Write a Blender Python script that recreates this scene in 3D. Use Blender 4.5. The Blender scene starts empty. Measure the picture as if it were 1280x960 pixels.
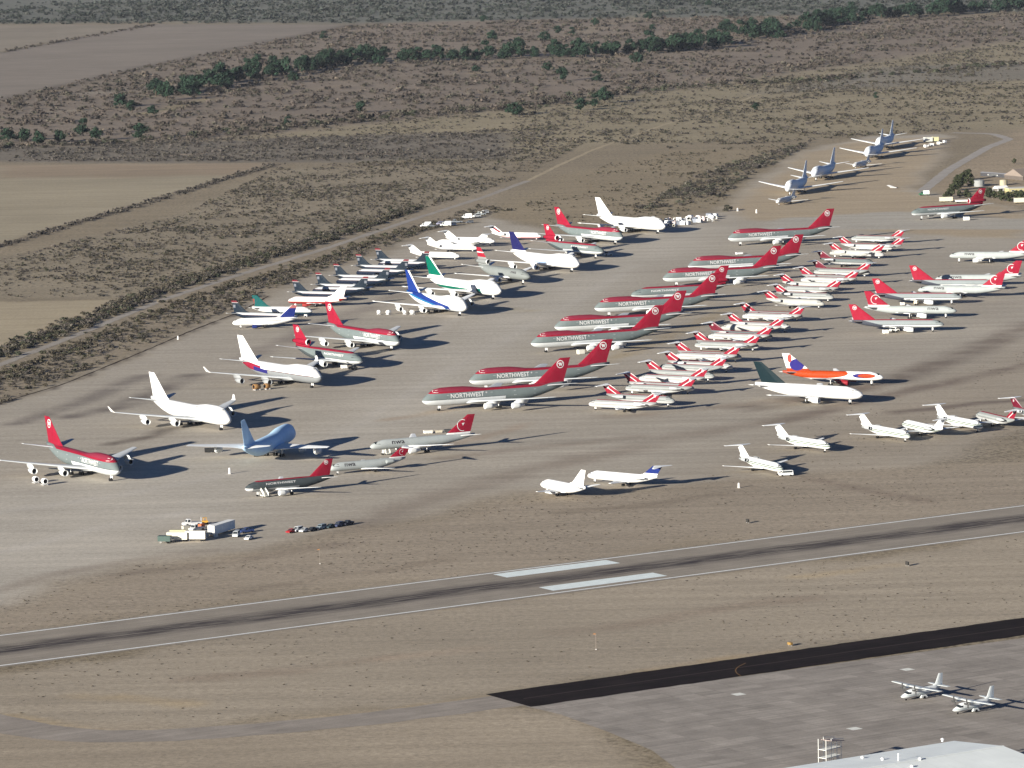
import bpy, bmesh, math, random
import numpy as np
from mathutils import Matrix, Vector
from mathutils.bvhtree import BVHTree

# ------------------------------------------------------------------ camera, sky, sun, exposure
SC = bpy.context.scene
COL = SC.collection
R = math.radians
CAM_F, CAM_PITCH, CAM_ROLL, CAM_H, CAM_Y = 5602.66, R(6.9958), R(-1.19037), 246.91, -2100.0
cam_data = bpy.data.cameras.new('camera')
cam_data.sensor_width = 36.0
cam_data.lens = CAM_F * 36.0 / 1280.0
cam_data.clip_start = 10.0
cam_data.clip_end = 120000.0
cam = bpy.data.objects.new('camera', cam_data)
cam.matrix_world = Matrix.Translation((0, CAM_Y, CAM_H)) @ Matrix.Rotation(math.pi / 2 - CAM_PITCH, 4, 'X') @ Matrix.Rotation(CAM_ROLL, 4, 'Z')
COL.objects.link(cam)
SC.camera = cam

SUN_EL, SHADOW_AZ = R(13.7), R(46.5)          # shadows run towards SHADOW_AZ, measured from +x
world = bpy.data.worlds.new('World')
SC.world = world
world.use_nodes = True
wn = world.node_tree.nodes
sky = wn.new('ShaderNodeTexSky')
sky.sky_type = 'NISHITA'
sky.sun_disc = False
sky.sun_elevation = SUN_EL
sky.sun_rotation = math.atan2(-math.cos(SHADOW_AZ), -math.sin(SHADOW_AZ))
sky.altitude = 900
sky.air_density = 0.45
sky.dust_density = 0.0
sky.ozone_density = 4.0
wn['Background'].inputs[1].default_value = 0.05
world.node_tree.links.new(sky.outputs[0], wn['Background'].inputs[0])
sun_data = bpy.data.lights.new('sun', 'SUN')
sun_data.energy = 5.0
sun_data.angle = R(0.5)
sun_data.color = (1.0, 0.94, 0.83)
sun = bpy.data.objects.new('sun', sun_data)
COL.objects.link(sun)
sun_dir = Vector((math.cos(SHADOW_AZ) * math.cos(SUN_EL), math.sin(SHADOW_AZ) * math.cos(SUN_EL), -math.sin(SUN_EL)))
sun.rotation_euler = sun_dir.to_track_quat('-Z', 'Y').to_euler()
sun.location = (-600, -900, 400)
SC.view_settings.view_transform = 'Standard'
SC.view_settings.look = 'None'
SC.view_settings.exposure = 1.2
SC.view_settings.gamma = 1.0
SC.view_settings.use_curve_mapping = False
SC.cycles.use_denoising = True
SC.cycles.max_bounces = 6
SC.cycles.volume_bounces = 0

# ------------------------------------------------------------------ helpers
rng = np.random.default_rng(7)
random.seed(7)

def at(px, py, h=0.0):
    """the point at height h over the ground that the surveyed photo position (1280 x 960) refers to"""
    a, b = px - 640.0, py - 480.0
    cr, sr = math.cos(CAM_ROLL), math.sin(CAM_ROLL)
    u = (a * cr + b * sr) / CAM_F
    v = -(-a * sr + b * cr) / CAM_F
    c, s = math.cos(CAM_PITCH), math.sin(CAM_PITCH)
    d = (u, c + v * s, -s + v * c)
    t = (h - CAM_H) / d[2]
    return Vector((d[0] * t, d[1] * t + CAM_Y, h))

def lin(c):
    return tuple(((x / 255.0) / 12.92 if x <= 10.31 else ((x / 255.0 + 0.055) / 1.055) ** 2.4) for x in c)

def mesh_of(name, verts, faces, smooth=False):
    m = bpy.data.meshes.new(name)
    m.from_pydata([tuple(v) for v in verts], [], [tuple(f) for f in faces])
    if smooth:
        m.polygons.foreach_set('use_smooth', [True] * len(m.polygons))
    m.update()
    return m

def obj(name, mesh, mat=None, parent=None):
    if mat is not None and not mesh.materials:
        mesh.materials.append(mat)
    o = bpy.data.objects.new(name, mesh)
    COL.objects.link(o)
    if parent is not None:
        o.parent = parent
    return o

def tag(o, label, cat, group=None):
    o['label'] = label
    o['category'] = cat
    if group:
        o['group'] = group
    return o

def empty(name, loc=(0, 0, 0), rz=0.0):
    o = bpy.data.objects.new(name, None)
    o.empty_display_size = 0.5
    COL.objects.link(o)
    o.location = loc
    o.rotation_euler = (0, 0, rz)
    return o

def copy_tree(o, parent=None):
    c = o.copy()
    COL.objects.link(c)
    c.parent = parent
    for ch in list(o.children):
        copy_tree(ch, c)
    return c

class MB:
    """collects shapes for one mesh"""
    def __init__(self):
        self.v, self.f = [], []
    def add(self, vs, fs):
        n = len(self.v)
        self.v += [tuple(p) for p in vs]
        self.f += [tuple(i + n for i in f) for f in fs]
        return self
    def box(self, c, s, rz=0.0, top=1.0, ry=0.0):
        hx, hy, hz = s[0] / 2, s[1] / 2, s[2] / 2
        vs = []
        for dz in (-1, 1):
            k = top if dz > 0 else 1.0
            for dx, dy in ((-1, -1), (1, -1), (1, 1), (-1, 1)):
                vs.append(Vector((dx * hx * k, dy * hy * k, dz * hz)))
        M = Matrix.Rotation(rz, 3, 'Z') @ Matrix.Rotation(ry, 3, 'Y')
        vs = [M @ p + Vector(c) for p in vs]
        return self.add(vs, [(3, 2, 1, 0), (4, 5, 6, 7), (0, 1, 5, 4), (1, 2, 6, 5), (2, 3, 7, 6), (3, 0, 4, 7)])
    def tube(self, a, b, r0, r1=None, n=8, cap=True):
        a, b = Vector(a), Vector(b)
        r1 = r0 if r1 is None else r1
        d = (b - a).normalized()
        u = d.orthogonal().normalized()
        w = d.cross(u)
        vs = []
        for p, r in ((a, r0), (b, r1)):
            for i in range(n):
                t = 2 * math.pi * i / n
                vs.append(p + u * (r * math.cos(t)) + w * (r * math.sin(t)))
        fs = [(i, (i + 1) % n, n + (i + 1) % n, n + i) for i in range(n)]
        if cap:
            fs += [tuple(range(n - 1, -1, -1)), tuple(range(n, 2 * n))]
        return self.add(vs, fs)
    def lathe_x(self, prof, c, n=16, close=False):
        """profile of (x, r), turned about an axis along x through c"""
        vs = []
        for x, r in prof:
            for i in range(n):
                t = 2 * math.pi * i / n
                vs.append((c[0] + x, c[1] + r * math.cos(t), c[2] + r * math.sin(t)))
        fs = []
        for k in range(len(prof) - 1):
            for i in range(n):
                j = (i + 1) % n
                fs.append((k * n + i, k * n + j, (k + 1) * n + j, (k + 1) * n + i))
        if close:
            m = (len(prof) - 1) * n
            fs.append(tuple(range(m, m + n)))
        return self.add(vs, fs)
    def build(self, name, mat, parent=None, smooth=False):
        m = mesh_of(name, self.v, self.f, smooth)
        bm = bmesh.new(); bm.from_mesh(m)
        bmesh.ops.recalc_face_normals(bm, faces=bm.faces)
        bm.to_mesh(m); bm.free()
        return obj(name, m, mat, parent)

MATS = {}
def paint(name, col, rough=0.5, spec=0.4, metal=0.0, noise=0.0, nscale=1.0):
    spec, rough = spec * .3, max(rough, .5)
    if name in MATS:
        return MATS[name]
    m = bpy.data.materials.new(name)
    m.use_nodes = True
    nt = m.node_tree
    b = nt.nodes['Principled BSDF']
    b.inputs['Base Color'].default_value = (*col, 1)
    b.inputs['Roughness'].default_value = rough
    b.inputs['Specular IOR Level'].default_value = spec
    b.inputs['Metallic'].default_value = metal
    if noise:
        tc = nt.nodes.new('ShaderNodeTexCoord')
        no = nt.nodes.new('ShaderNodeTexNoise')
        no.inputs['Scale'].default_value = nscale
        no.inputs['Detail'].default_value = 5
        mr = nt.nodes.new('ShaderNodeMapRange')
        mr.inputs['To Min'].default_value = 1 - noise
        mr.inputs['To Max'].default_value = 1 + noise
        mr.inputs['From Min'].default_value = 0.3
        mr.inputs['From Max'].default_value = 0.7
        vm = nt.nodes.new('ShaderNodeVectorMath'); vm.operation = 'SCALE'
        vm.inputs[0].default_value = col
        nt.links.new(tc.outputs['Object'], no.inputs['Vector'])
        nt.links.new(no.outputs['Fac'], mr.inputs['Value'])
        nt.links.new(mr.outputs[0], vm.inputs['Scale'])
        nt.links.new(vm.outputs[0], b.inputs['Base Color'])
    MATS[name] = m
    return m

# --- value noise in numpy
def vnoise(x, y, scale, seed):
    xs, ys = x * scale, y * scale
    xi, yi = np.floor(xs).astype(np.int64), np.floor(ys).astype(np.int64)
    fx, fy = xs - xi, ys - yi
    fx, fy = fx * fx * (3 - 2 * fx), fy * fy * (3 - 2 * fy)
    def h(a, b):
        n = (a * 374761393 + b * 668265263 + seed * 1442695041) & 0x7fffffff
        n = ((n ^ (n >> 13)) * 1274126177) & 0x7fffffff
        return ((n ^ (n >> 16)) & 0xffff) / 65535.0
    a, b, c, d = h(xi, yi), h(xi + 1, yi), h(xi, yi + 1), h(xi + 1, yi + 1)
    return (a + (b - a) * fx) * (1 - fy) + (c + (d - c) * fx) * fy

def fbm(x, y, scale, seed, octaves=4):
    s, amp, tot = 0, 1.0, 0
    for o in range(octaves):
        s = s + amp * vnoise(x, y, scale * 2 ** o, seed + o * 17)
        tot += amp
        amp *= 0.5
    return s / tot

def pxpoly(pts):
    return np.array([at(px, py)[:2] for px, py in pts])

def inside(x, y, P):
    r = np.zeros(x.shape, bool)
    n = len(P)
    for i in range(n):
        x0, y0 = P[i]; x1, y1 = P[(i + 1) % n]
        if y0 == y1:
            continue
        c = (y0 > y) != (y1 > y)
        r ^= c & (x < (x1 - x0) * (y - y0) / (y1 - y0) + x0)
    return r

def dist_line(x, y, P, closed=False):
    d = np.full(x.shape, 1e9)
    n = len(P)
    for i in range(n if closed else n - 1):
        x0, y0 = P[i]; x1, y1 = P[(i + 1) % n]
        L = (x1 - x0) ** 2 + (y1 - y0) ** 2
        t = np.clip(((x - x0) * (x1 - x0) + (y - y0) * (y1 - y0)) / max(L, 1e-9), 0, 1)
        d = np.minimum(d, np.hypot(x - x0 - t * (x1 - x0), y - y0 - t * (y1 - y0)))
    return d

def soft_mask(x, y, P, soft):
    d = dist_line(x, y, P, True)
    s = np.where(inside(x, y, P), d, -d)
    t = np.clip(0.5 + s / (2 * soft), 0, 1)
    return t * t * (3 - 2 * t)

# ------------------------------------------------------------------ the ground
# (outline in surveyed photo positions, colour, softness in metres)
FAR = [(-900, -150), (2200, -150), (2200, 24), (1280, 14), (700, 26), (440, 30), (200, 27), (-900, 40)]
BRUSH = [(-900, 190), (-300, 190), (0, 125), (440, 30), (700, 24), (2200, 12), (2200, 30), (1280, 52), (960, 98), (640, 138), (300, 172), (0, 184), (-900, 200)]
FARM1 = [(-700, 268), (0, 125), (440, 31), (192, 30), (0, 66), (-700, 205)]
FARM2 = [(-700, 200), (0, 63), (188, 31), (-700, 33)]
BELT = [(-700, 180), (0, 184), (330, 174), (640, 165), (640, 198), (345, 203), (0, 203), (-700, 206)]
FIELD_B = [(-600, 207), (0, 206), (330, 203), (342, 207), (0, 306), (-600, 480)]
FIELD_A = [(-500, 372), (0, 375), (150, 374), (178, 379), (110, 408), (0, 436), (-500, 580)]
STORAGE = [(-700, 720), (0, 503), (80, 479), (300, 389), (335, 369), (450, 325), (530, 296), (610, 270), (700, 292), (790, 290), (835, 285), (905, 258), (940, 225), (1010, 186), (1080, 172), (1185, 168), (1180, 195), (1140, 235), (1280, 262), (2000, 300), (2000, 500), (1280, 530), (1130, 585), (880, 600), (620, 622), (460, 655), (330, 688), (180, 702), (60, 730), (0, 755), (-700, 930)]
LEFT_LIGHT = [(-700, 930), (0, 757), (60, 730), (190, 700), (215, 660), (330, 630), (420, 560), (300, 540), (60, 600), (-700, 800)]
MID_LANE = [(200, 640), (420, 600), (560, 500), (640, 440), (780, 350), (905, 285), (860, 280), (700, 350), (560, 420), (440, 520)]
ZONES = [
    (FAR, (112, 112, 104), 90),
    (BRUSH, (131, 119, 107), 40),
    ([(1280, 50), (960, 98), (640, 138), (300, 172), (330, 200), (640, 200), (740, 182), (1000, 172), (1280, 160), (2000, 120), (2000, 30)], (147, 136, 114), 40),
    ([(940, 118), (1100, 85), (1280, 75), (2000, 60), (2000, 110), (1280, 100), (1050, 112)], (130, 123, 111), 30),
    (FARM1, (126, 117, 108), 8),
    (FARM2, (130, 121, 109), 8),
    (BELT, (123, 115, 104), 14),
    (FIELD_B, (150, 140, 121), 7),
    ([(0, 206), (330, 203), (342, 207), (300, 219), (0, 222)], (142, 127, 109), 18),
    (FIELD_A, (157, 145, 124), 5),
    ([(-500, 330), (0, 320), (210, 272), (345, 212), (640, 203), (600, 240), (400, 300), (178, 377), (150, 372), (-500, 370)], (145, 134, 116), 10),
    ([(-700, 720), (0, 500), (300, 386), (450, 323), (610, 268), (640, 226), (400, 303), (200, 364), (0, 440), (-700, 640)], (146, 134, 117), 6),
    ([(610, 268), (700, 290), (905, 258), (1010, 184), (840, 188), (700, 222)], (144, 131, 110), 10),
    (STORAGE, (159, 151, 140), 10),
    (MID_LANE, (169, 162, 152), 24),
    (LEFT_LIGHT, (170, 163, 153), 24),
    ([(905, 262), (1010, 190), (1080, 174), (1185, 172), (1170, 200), (1130, 238), (1280, 264), (1280, 300), (1150, 292), (940, 275)], (163, 148, 127), 10),
    ([(980, 274), (1130, 266), (1280, 272), (2000, 290), (2000, 312), (1280, 288), (1120, 284), (940, 290)], (164, 158, 149), 6),
    ([(1150, 235), (1280, 160), (2000, 120), (2000, 300), (1280, 262)], (157, 142, 122), 12),
    ([(1280, 430), (1130, 480), (1000, 520), (880, 600), (1130, 585), (1280, 545), (2000, 500), (2000, 420)], (150, 140, 127), 40),
    ([(-700, 930), (0, 757), (60, 730), (180, 702), (330, 688), (460, 655), (620, 622), (880, 600), (1130, 585), (2000, 500), (2000, 560), (1280, 636), (0, 798), (-700, 905)], (154, 142, 127), 24),
    ([(-700, 920), (0, 833), (1280, 668), (2000, 580), (2000, 700), (1280, 772), (600, 870), (300, 905), (-700, 1000)], (155, 144, 129), 8),
    ([(-700, 1000), (0, 905), (300, 910), (600, 872), (720, 885), (800, 935), (850, 1100), (-700, 1100)], (155, 143, 127), 6),
]
# soft streaks of wheel tracks and stains: (line, half width m, colour, strength)
STREAKS = [
    ([(1290, 405), (1200, 445), (1120, 475), (1000, 500), (930, 512)], 11, (110, 99, 90), .85),
    ([(1290, 455), (1190, 478), (1060, 505), (960, 530)], 7, (114, 102, 93), .9),
    ([(940, 578), (1040, 604), (1160, 628)], 5, (126, 112, 100), .6),
    ([(1280, 500), (1200, 508), (1120, 515)], 6, (108, 97, 89), .9),
    ([(1000, 520), (860, 545), (700, 580), (560, 615), (430, 660)], 12, (130, 119, 108), .7),
    ([(85, 522), (140, 510), (190, 492), (240, 470)], 8, (104, 96, 91), .9),
    ([(20, 530), (100, 502), (180, 470)], 7, (114, 106, 100), .8),
    ([(135, 556), (185, 545), (215, 535)], 5, (104, 95, 87), .9),
    ([(300, 450), (420, 400), (520, 360)], 9, (126, 117, 110), .7),
    ([(430, 480), (600, 380), (760, 310), (880, 280)], 5, (176, 170, 162), .45),
    ([(330, 600), (480, 510), (620, 430), (800, 330)], 4, (176, 170, 163), .4),
    ([(0, 640), (150, 620), (300, 590), (420, 560)], 5, (176, 170, 163), .5),
    ([(0, 690), (120, 660), (240, 640)], 5, (178, 172, 165), .5),
    ([(0, 741), (60, 718), (170, 700), (280, 690)], 5, (130, 119, 108), .5),
    ([(590, 385), (660, 388)], 8, (150, 138, 112), .6),
    ([(760, 520), (840, 515), (980, 500)], 8, (136, 124, 112), .7), ([(560, 575), (660, 560), (800, 545)], 7, (134, 123, 112), .7), ([(150, 720), (300, 700), (420, 680)], 6, (128, 116, 104), .7),
    ([(300, 740), (420, 720), (560, 700)], 5, (130, 118, 104), .6), ([(700, 640), (820, 630), (900, 618)], 6, (132, 120, 106), .7), ([(240, 850), (380, 838), (500, 820)], 6, (138, 124, 110), .7), ([(700, 790), (860, 770), (1000, 748)], 7, (140, 126, 112), .7),
    ([(1000, 720), (1120, 706)], 5, (168, 150, 122), .6), ([(100, 870), (240, 880)], 5, (170, 150, 118), .6), ([(420, 770), (560, 758)], 4, (166, 146, 118), .6),
    ([(700, 470), (790, 440), (860, 410), (950, 370)], 6, (152, 136, 108), .6),
    ([(480, 525), (560, 512), (640, 495)], 5, (154, 136, 116), .55),
    ([(550, 560), (660, 530)], 4, (150, 130, 112), .5),
    ([(700, 716), (560, 735), (300, 770), (0, 803)], 2.0, (160, 138, 104), .6),
    ([(0, 505), (80, 481), (300, 391), (335, 370)], 1.4, (70, 62, 56), .8),
    ([(0, 308), (345, 205)], 5, (98, 88, 78), .8),
    ([(-100, 348), (0, 325), (100, 300), (210, 274)], 3, (120, 108, 92), .6),
    ([(0, 66), (192, 30)], 9, (96, 88, 84), .9),
    ([(0, 126), (180, 84), (440, 31)], 14, (98, 88, 80), .8),
    ([(100, 118), (170, 110), (230, 106)], 25, (150, 140, 128), .8),
    ([(60, 140), (130, 136)], 14, (150, 140, 124), .6),
    ([(170, 145), (260, 124)], 10, (160, 148, 112), .6),
    ([(380, 118), (450, 100), (560, 96)], 10, (140, 126, 108), .5),
    ([(700, 78), (780, 70)], 14, (152, 136, 112), .6),
    ([(720, 42), (830, 12)], 20, (150, 138, 118), .6),
    ([(590, 92), (650, 82)], 10, (156, 142, 118), .6),
    ([(220, 194), (250, 192)], 7, (176, 158, 140), .8),
    ([(450, 192), (490, 192)], 8, (166, 146, 132), .7),
    ([(640, 870), (480, 890), (380, 896)], 2.5, (176, 152, 108), .5),
    ([(0, 893), (100, 912), (200, 918)], 2.5, (172, 150, 112), .5),
    ([(800, 840), (900, 826), (1000, 812)], 4, (170, 146, 108), .5),
    ([(1040, 688), (1180, 672), (1280, 658)], 3, (174, 150, 110), .5),
    ([(590, 812), (480, 826)], 6, (168, 150, 132), .5),
]

def ground_colour(x, y):
    """colour of the soil, gravel and dry grass at each point"""
    wx = x + (fbm(x, y, 1 / 35.0, 3) - .5) * 18
    wy = y + (fbm(x, y, 1 / 60.0, 9) - .5) * 50
    col = np.empty(x.shape + (3,))
    col[:] = lin((140, 128, 109))
    for P, c, soft in ZONES:
        P = pxpoly(P)
        pad = soft + 40
        sel = (x > P[:, 0].min() - pad) & (x < P[:, 0].max() + pad) & (y > P[:, 1].min() - pad) & (y < P[:, 1].max() + pad)
        if not sel.any():
            continue
        k = soft_mask(wx[sel], wy[sel], P, soft)[:, None]
        col[sel] = col[sel] * (1 - k) + np.array(lin(c)) * k
    for L, w, c, amt in STREAKS:
        P = pxpoly(L)
        sel = (x > P[:, 0].min() - 60) & (x < P[:, 0].max() + 60) & (y > P[:, 1].min() - 160) & (y < P[:, 1].max() + 160)
        if not sel.any():
            continue
        xs, ys = x[sel], y[sel]
        d = dist_line(xs + (fbm(xs, ys, 1 / 25.0, 5) - .5) * 6, ys + (fbm(xs, ys, 1 / 25.0, 8) - .5) * 14, P)
        k = np.clip(1.3 - d / w, 0, 1) * amt * np.clip(fbm(xs, ys, 1 / 14.0, 21) * 1.8 - .1, .25, 1)
        k = k[:, None]
        col[sel] = col[sel] * (1 - k) + np.array(lin(c)) * k
    m = 0.86 + 0.28 * fbm(x, y, 1 / 90.0, 31, 5)
    return np.minimum(col * m[..., None] * 1.08 * np.array((1.0, .993, .955)), .62)

def plant_cover(x, y):
    """how much low plant litter lies on the soil: none on the apron and fields, most in the scrub"""
    wx = x + (fbm(x, y, 1 / 35.0, 3) - .5) * 18
    wy = y + (fbm(x, y, 1 / 60.0, 9) - .5) * 50
    k = np.full(x.shape, .9)
    for P, soft, v in ((FARM1, 8, 0), (FARM2, 8, 0), (FIELD_B, 8, .25), (FIELD_A, 5, .12), (STORAGE, 6, .12),
                       (ZONES[20][0], 9, .5), (ZONES[21][0], 9, .32), (ZONES[22][0], 8, .35), (ZONES[16][0], 10, .3)):
        P = pxpoly(P)
        sel = (x > P[:, 0].min() - 60) & (x < P[:, 0].max() + 60) & (y > P[:, 1].min() - 60) & (y < P[:, 1].max() + 60)
        if sel.any():
            q = soft_mask(wx[sel], wy[sel], P, soft)
            k[sel] = k[sel] * (1 - q) + v * q
    return k

def soil_material():
    m = bpy.data.materials.new('desert_soil')
    m.use_nodes = True
    nt = m.node_tree; N = nt.nodes; L = nt.links
    b = N['Principled BSDF']
    b.inputs['Roughness'].default_value = 0.95
    b.inputs['Specular IOR Level'].default_value = 0.1
    at_ = N.new('ShaderNodeAttribute'); at_.attribute_name = 'soil'
    tc = N.new('ShaderNodeTexCoord')
    def noise(scale, detail, vec, rough=0.6):
        n = N.new('ShaderNodeTexNoise')
        n.inputs['Scale'].default_value = scale
        n.inputs['Detail'].default_value = detail
        n.inputs['Roughness'].default_value = rough
        L.new(vec, n.inputs['Vector'])
        return n.outputs['Fac']
    def rng_(v, a, b2, lo, hi):
        r = N.new('ShaderNodeMapRange')
        r.inputs['From Min'].default_value = a; r.inputs['From Max'].default_value = b2
        r.inputs['To Min'].default_value = lo; r.inputs['To Max'].default_value = hi
        L.new(v, r.inputs['Value'])
        return r.outputs[0]
    def mul(a, b2):
        r = N.new('ShaderNodeMath'); r.operation = 'MULTIPLY'
        L.new(a, r.inputs[0]); L.new(b2, r.inputs[1])
        return r.outputs[0]
    # streaks run along the lanes of the storage field
    mp = N.new('ShaderNodeMapping')
    mp.inputs['Rotation'].default_value = (0, 0, R(-76.5))
    mp.inputs['Scale'].default_value = (0.035, 1.0, 1.0)
    L.new(tc.outputs['Object'], mp.inputs['Vector'])
    mp2 = N.new('ShaderNodeMapping')
    mp2.inputs['Rotation'].default_value = (0, 0, R(-33))
    mp2.inputs['Scale'].default_value = (0.35, 1.0, 1.0)
    L.new(tc.outputs['Object'], mp2.inputs['Vector'])
    f = rng_(noise(0.035, 4, tc.outputs['Object']), .3, .7, .95, 1.05)
    f = mul(f, rng_(noise(0.13, 6, mp.outputs[0], .68), .3, .7, .86, 1.13))
    f = mul(f, rng_(noise(0.06, 5, mp2.outputs[0]), .3, .7, .95, 1.04))
    f = mul(f, rng_(noise(2.4, 3, tc.outputs['Object'], .7), .3, .7, .84, 1.15))
    f = mul(f, rng_(noise(0.55, 6, tc.outputs['Object'], .75), .3, .7, .80, 1.2))
    f = mul(f, rng_(noise(0.32, 6, tc.outputs['Object'], .8), .62, .74, 1.0, .72))
    pl = N.new('ShaderNodeAttribute'); pl.attribute_name = 'plants'
    spots = mul(rng_(noise(0.42, 5, tc.outputs['Object'], .7), .46, .60, 0.0, .62), rng_(noise(0.035, 4, tc.outputs['Object']), .36, .60, .35, 1.0))
    sp2 = rng_(noise(0.9, 4, tc.outputs['Object'], .7), .50, .62, 0.0, .35)
    ad = N.new('ShaderNodeMath'); ad.operation = 'MAXIMUM'; L.new(spots, ad.inputs[0]); L.new(sp2, ad.inputs[1])
    inv = N.new('ShaderNodeMath'); inv.operation = 'SUBTRACT'; inv.inputs[0].default_value = 1.0
    L.new(mul(ad.outputs[0], pl.outputs['Fac']), inv.inputs[1])
    f = mul(f, inv.outputs[0])
    vm = N.new('ShaderNodeVectorMath'); vm.operation = 'SCALE'
    L.new(at_.outputs['Color'], vm.inputs[0]); L.new(f, vm.inputs['Scale'])
    L.new(vm.outputs[0], b.inputs['Base Color'])
    bp = N.new('ShaderNodeBump')
    bp.inputs['Strength'].default_value = 0.35
    bp.inputs['Distance'].default_value = 0.12
    L.new(noise(0.8, 5, tc.outputs['Object'], .7), bp.inputs['Height'])
    L.new(bp.outputs[0], b.inputs['Normal'])
    return m
SOIL = soil_material()

def sheet(name, xs, ys, z, keep=None):
    X, Y = np.meshgrid(xs, ys)
    nx, ny = len(xs), len(ys)
    idx = np.arange(nx * ny).reshape(ny, nx)
    q = np.stack([idx[:-1, :-1], idx[:-1, 1:], idx[1:, 1:], idx[1:, :-1]], -1).reshape(-1, 4)
    co = np.stack([X, Y, np.full(X.shape, z)], -1).reshape(-1, 3)
    col = ground_colour(co[:, 0], co[:, 1])
    if keep is not None:
        cx = co[q].mean(1)
        q = q[keep(cx[:, 0], cx[:, 1])]
        used = np.unique(q)
        re = np.full(len(co), -1); re[used] = np.arange(len(used))
        co, col, q = co[used], col[used], re[q]
    m = bpy.data.meshes.new(name)
    m.vertices.add(len(co)); m.vertices.foreach_set('co', co.ravel())
    m.loops.add(q.size); m.loops.foreach_set('vertex_index', q.ravel().astype(np.int32))
    m.polygons.add(len(q)); m.polygons.foreach_set('loop_start', np.arange(0, q.size, 4, dtype=np.int32))
    m.update()
    a = m.attributes.new('soil', 'FLOAT_COLOR', 'POINT')
    a.data.foreach_set('color', np.concatenate([col, np.ones((len(col), 1))], 1).ravel().astype(np.float32))
    v = m.attributes.new('plants', 'FLOAT', 'POINT')
    v.data.foreach_set('value', plant_cover(co[:, 0], co[:, 1]).astype(np.float32))
    m.update()
    o = obj(name, m, SOIL)
    o['kind'] = 'structure'
    return o

def spaced(stops):
    out = []
    for a, b, d in stops:
        out += list(np.arange(a, b, d))
    out.append(stops[-1][1])
    return np.array(out)
GX = spaced([(-24000, -4000, 2500), (-4000, -1200, 200), (-1200, -480, 16), (-480, 480, 4), (480, 1200, 16), (1200, 4000, 200), (4000, 24000, 2500)])
GY = spaced([(-5000, -1500, 350), (-1500, -1050, 25), (-1050, 300, 3.5), (300, 1400, 5), (1400, 2600, 10), (2600, 5200, 22), (5200, 9000, 120), (9000, 30000, 2500)])
ground = sheet('ground', GX, GY, 0.0)
tag(ground, 'tan desert plain of soil, gravel and dry grass', 'ground')

def zone_sheet(name, outline, z, label, cat, x0=4, y0=3.5):
    P = pxpoly(outline)
    xs = np.arange(max(P[:, 0].min(), -1200), min(P[:, 0].max(), 1200), x0)
    ys = np.arange(P[:, 1].min(), P[:, 1].max(), y0)
    o = sheet(name, xs, ys, z, lambda a, b: inside(a, b, P))
    tag(o, label, cat)
    return o
zone_sheet('storage_apron', [(-80, 528)] + STORAGE[1:19] + [(1400, 267), (1400, 505)] + STORAGE[22:-1] + [(-80, 775)], 0.03, 'grey bare storage field of packed gravel under the parked airliners', 'apron', 4, 4)
zone_sheet('farm_field', [(-150, 155), (0, 125), (440, 31), (192, 30), (0, 66), (-150, 96)], 0.03, 'large bare ploughed field, mauve brown, at the top left', 'field', 8, 16)
zone_sheet('farm_field', [(-150, 93), (0, 63), (188, 31), (-150, 33)], 0.03, 'pale tan field corner at the far top left, beyond the ploughed field', 'field', 8, 16)
zone_sheet('dry_field', [(-60, 207)] + FIELD_B[1:5] + [(-60, 324)], 0.03, 'pale dry grass field with a slanting dark hedge on its lower edge', 'field', 5, 7)
zone_sheet('dry_field', [(-60, 374)] + FIELD_A[1:5] + [(-60, 453)], 0.03, 'small yellow tan field at the left edge above the perimeter road', 'field', 4, 4)

# ------------------------------------------------------------------ paved strips
def strip_mesh(name, pts, width, z, mat, step=12.0, jitter=0.0, kind='structure', parent=None):
    """a ribbon of the given width along a line of world points"""
    P = [Vector((p[0], p[1])) for p in pts]
    path = []
    for a, b in zip(P[:-1], P[1:]):
        n = max(1, int((b - a).length / step))
        path += [a.lerp(b, i / n) for i in range(n)]
    path.append(P[-1])
    for _ in range(3 if len(P) > 2 else 0):
        path = [path[0]] + [(path[i - 1] + path[i] * 2 + path[i + 1]) / 4 for i in range(1, len(path) - 1)] + [path[-1]]
    vs, fs = [], []
    rr = random.Random(len(pts) + int(width * 10))
    for i, p in enumerate(path):
        d = (path[min(i + 1, len(path) - 1)] - path[max(i - 1, 0)]).normalized()
        n = Vector((-d.y, d.x))
        for s in (-1, 1):
            q = p + n * s * (width / 2 + rr.uniform(-jitter, jitter))
            vs.append((q.x, q.y, z))
        if i:
            k = 2 * i
            fs.append((k - 2, k, k + 1, k - 1)[::-1])
    m = mesh_of(name, vs, fs)
    o = obj(name, m, mat, parent)
    if parent is None and kind:
        o['kind'] = kind
    return o

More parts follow.
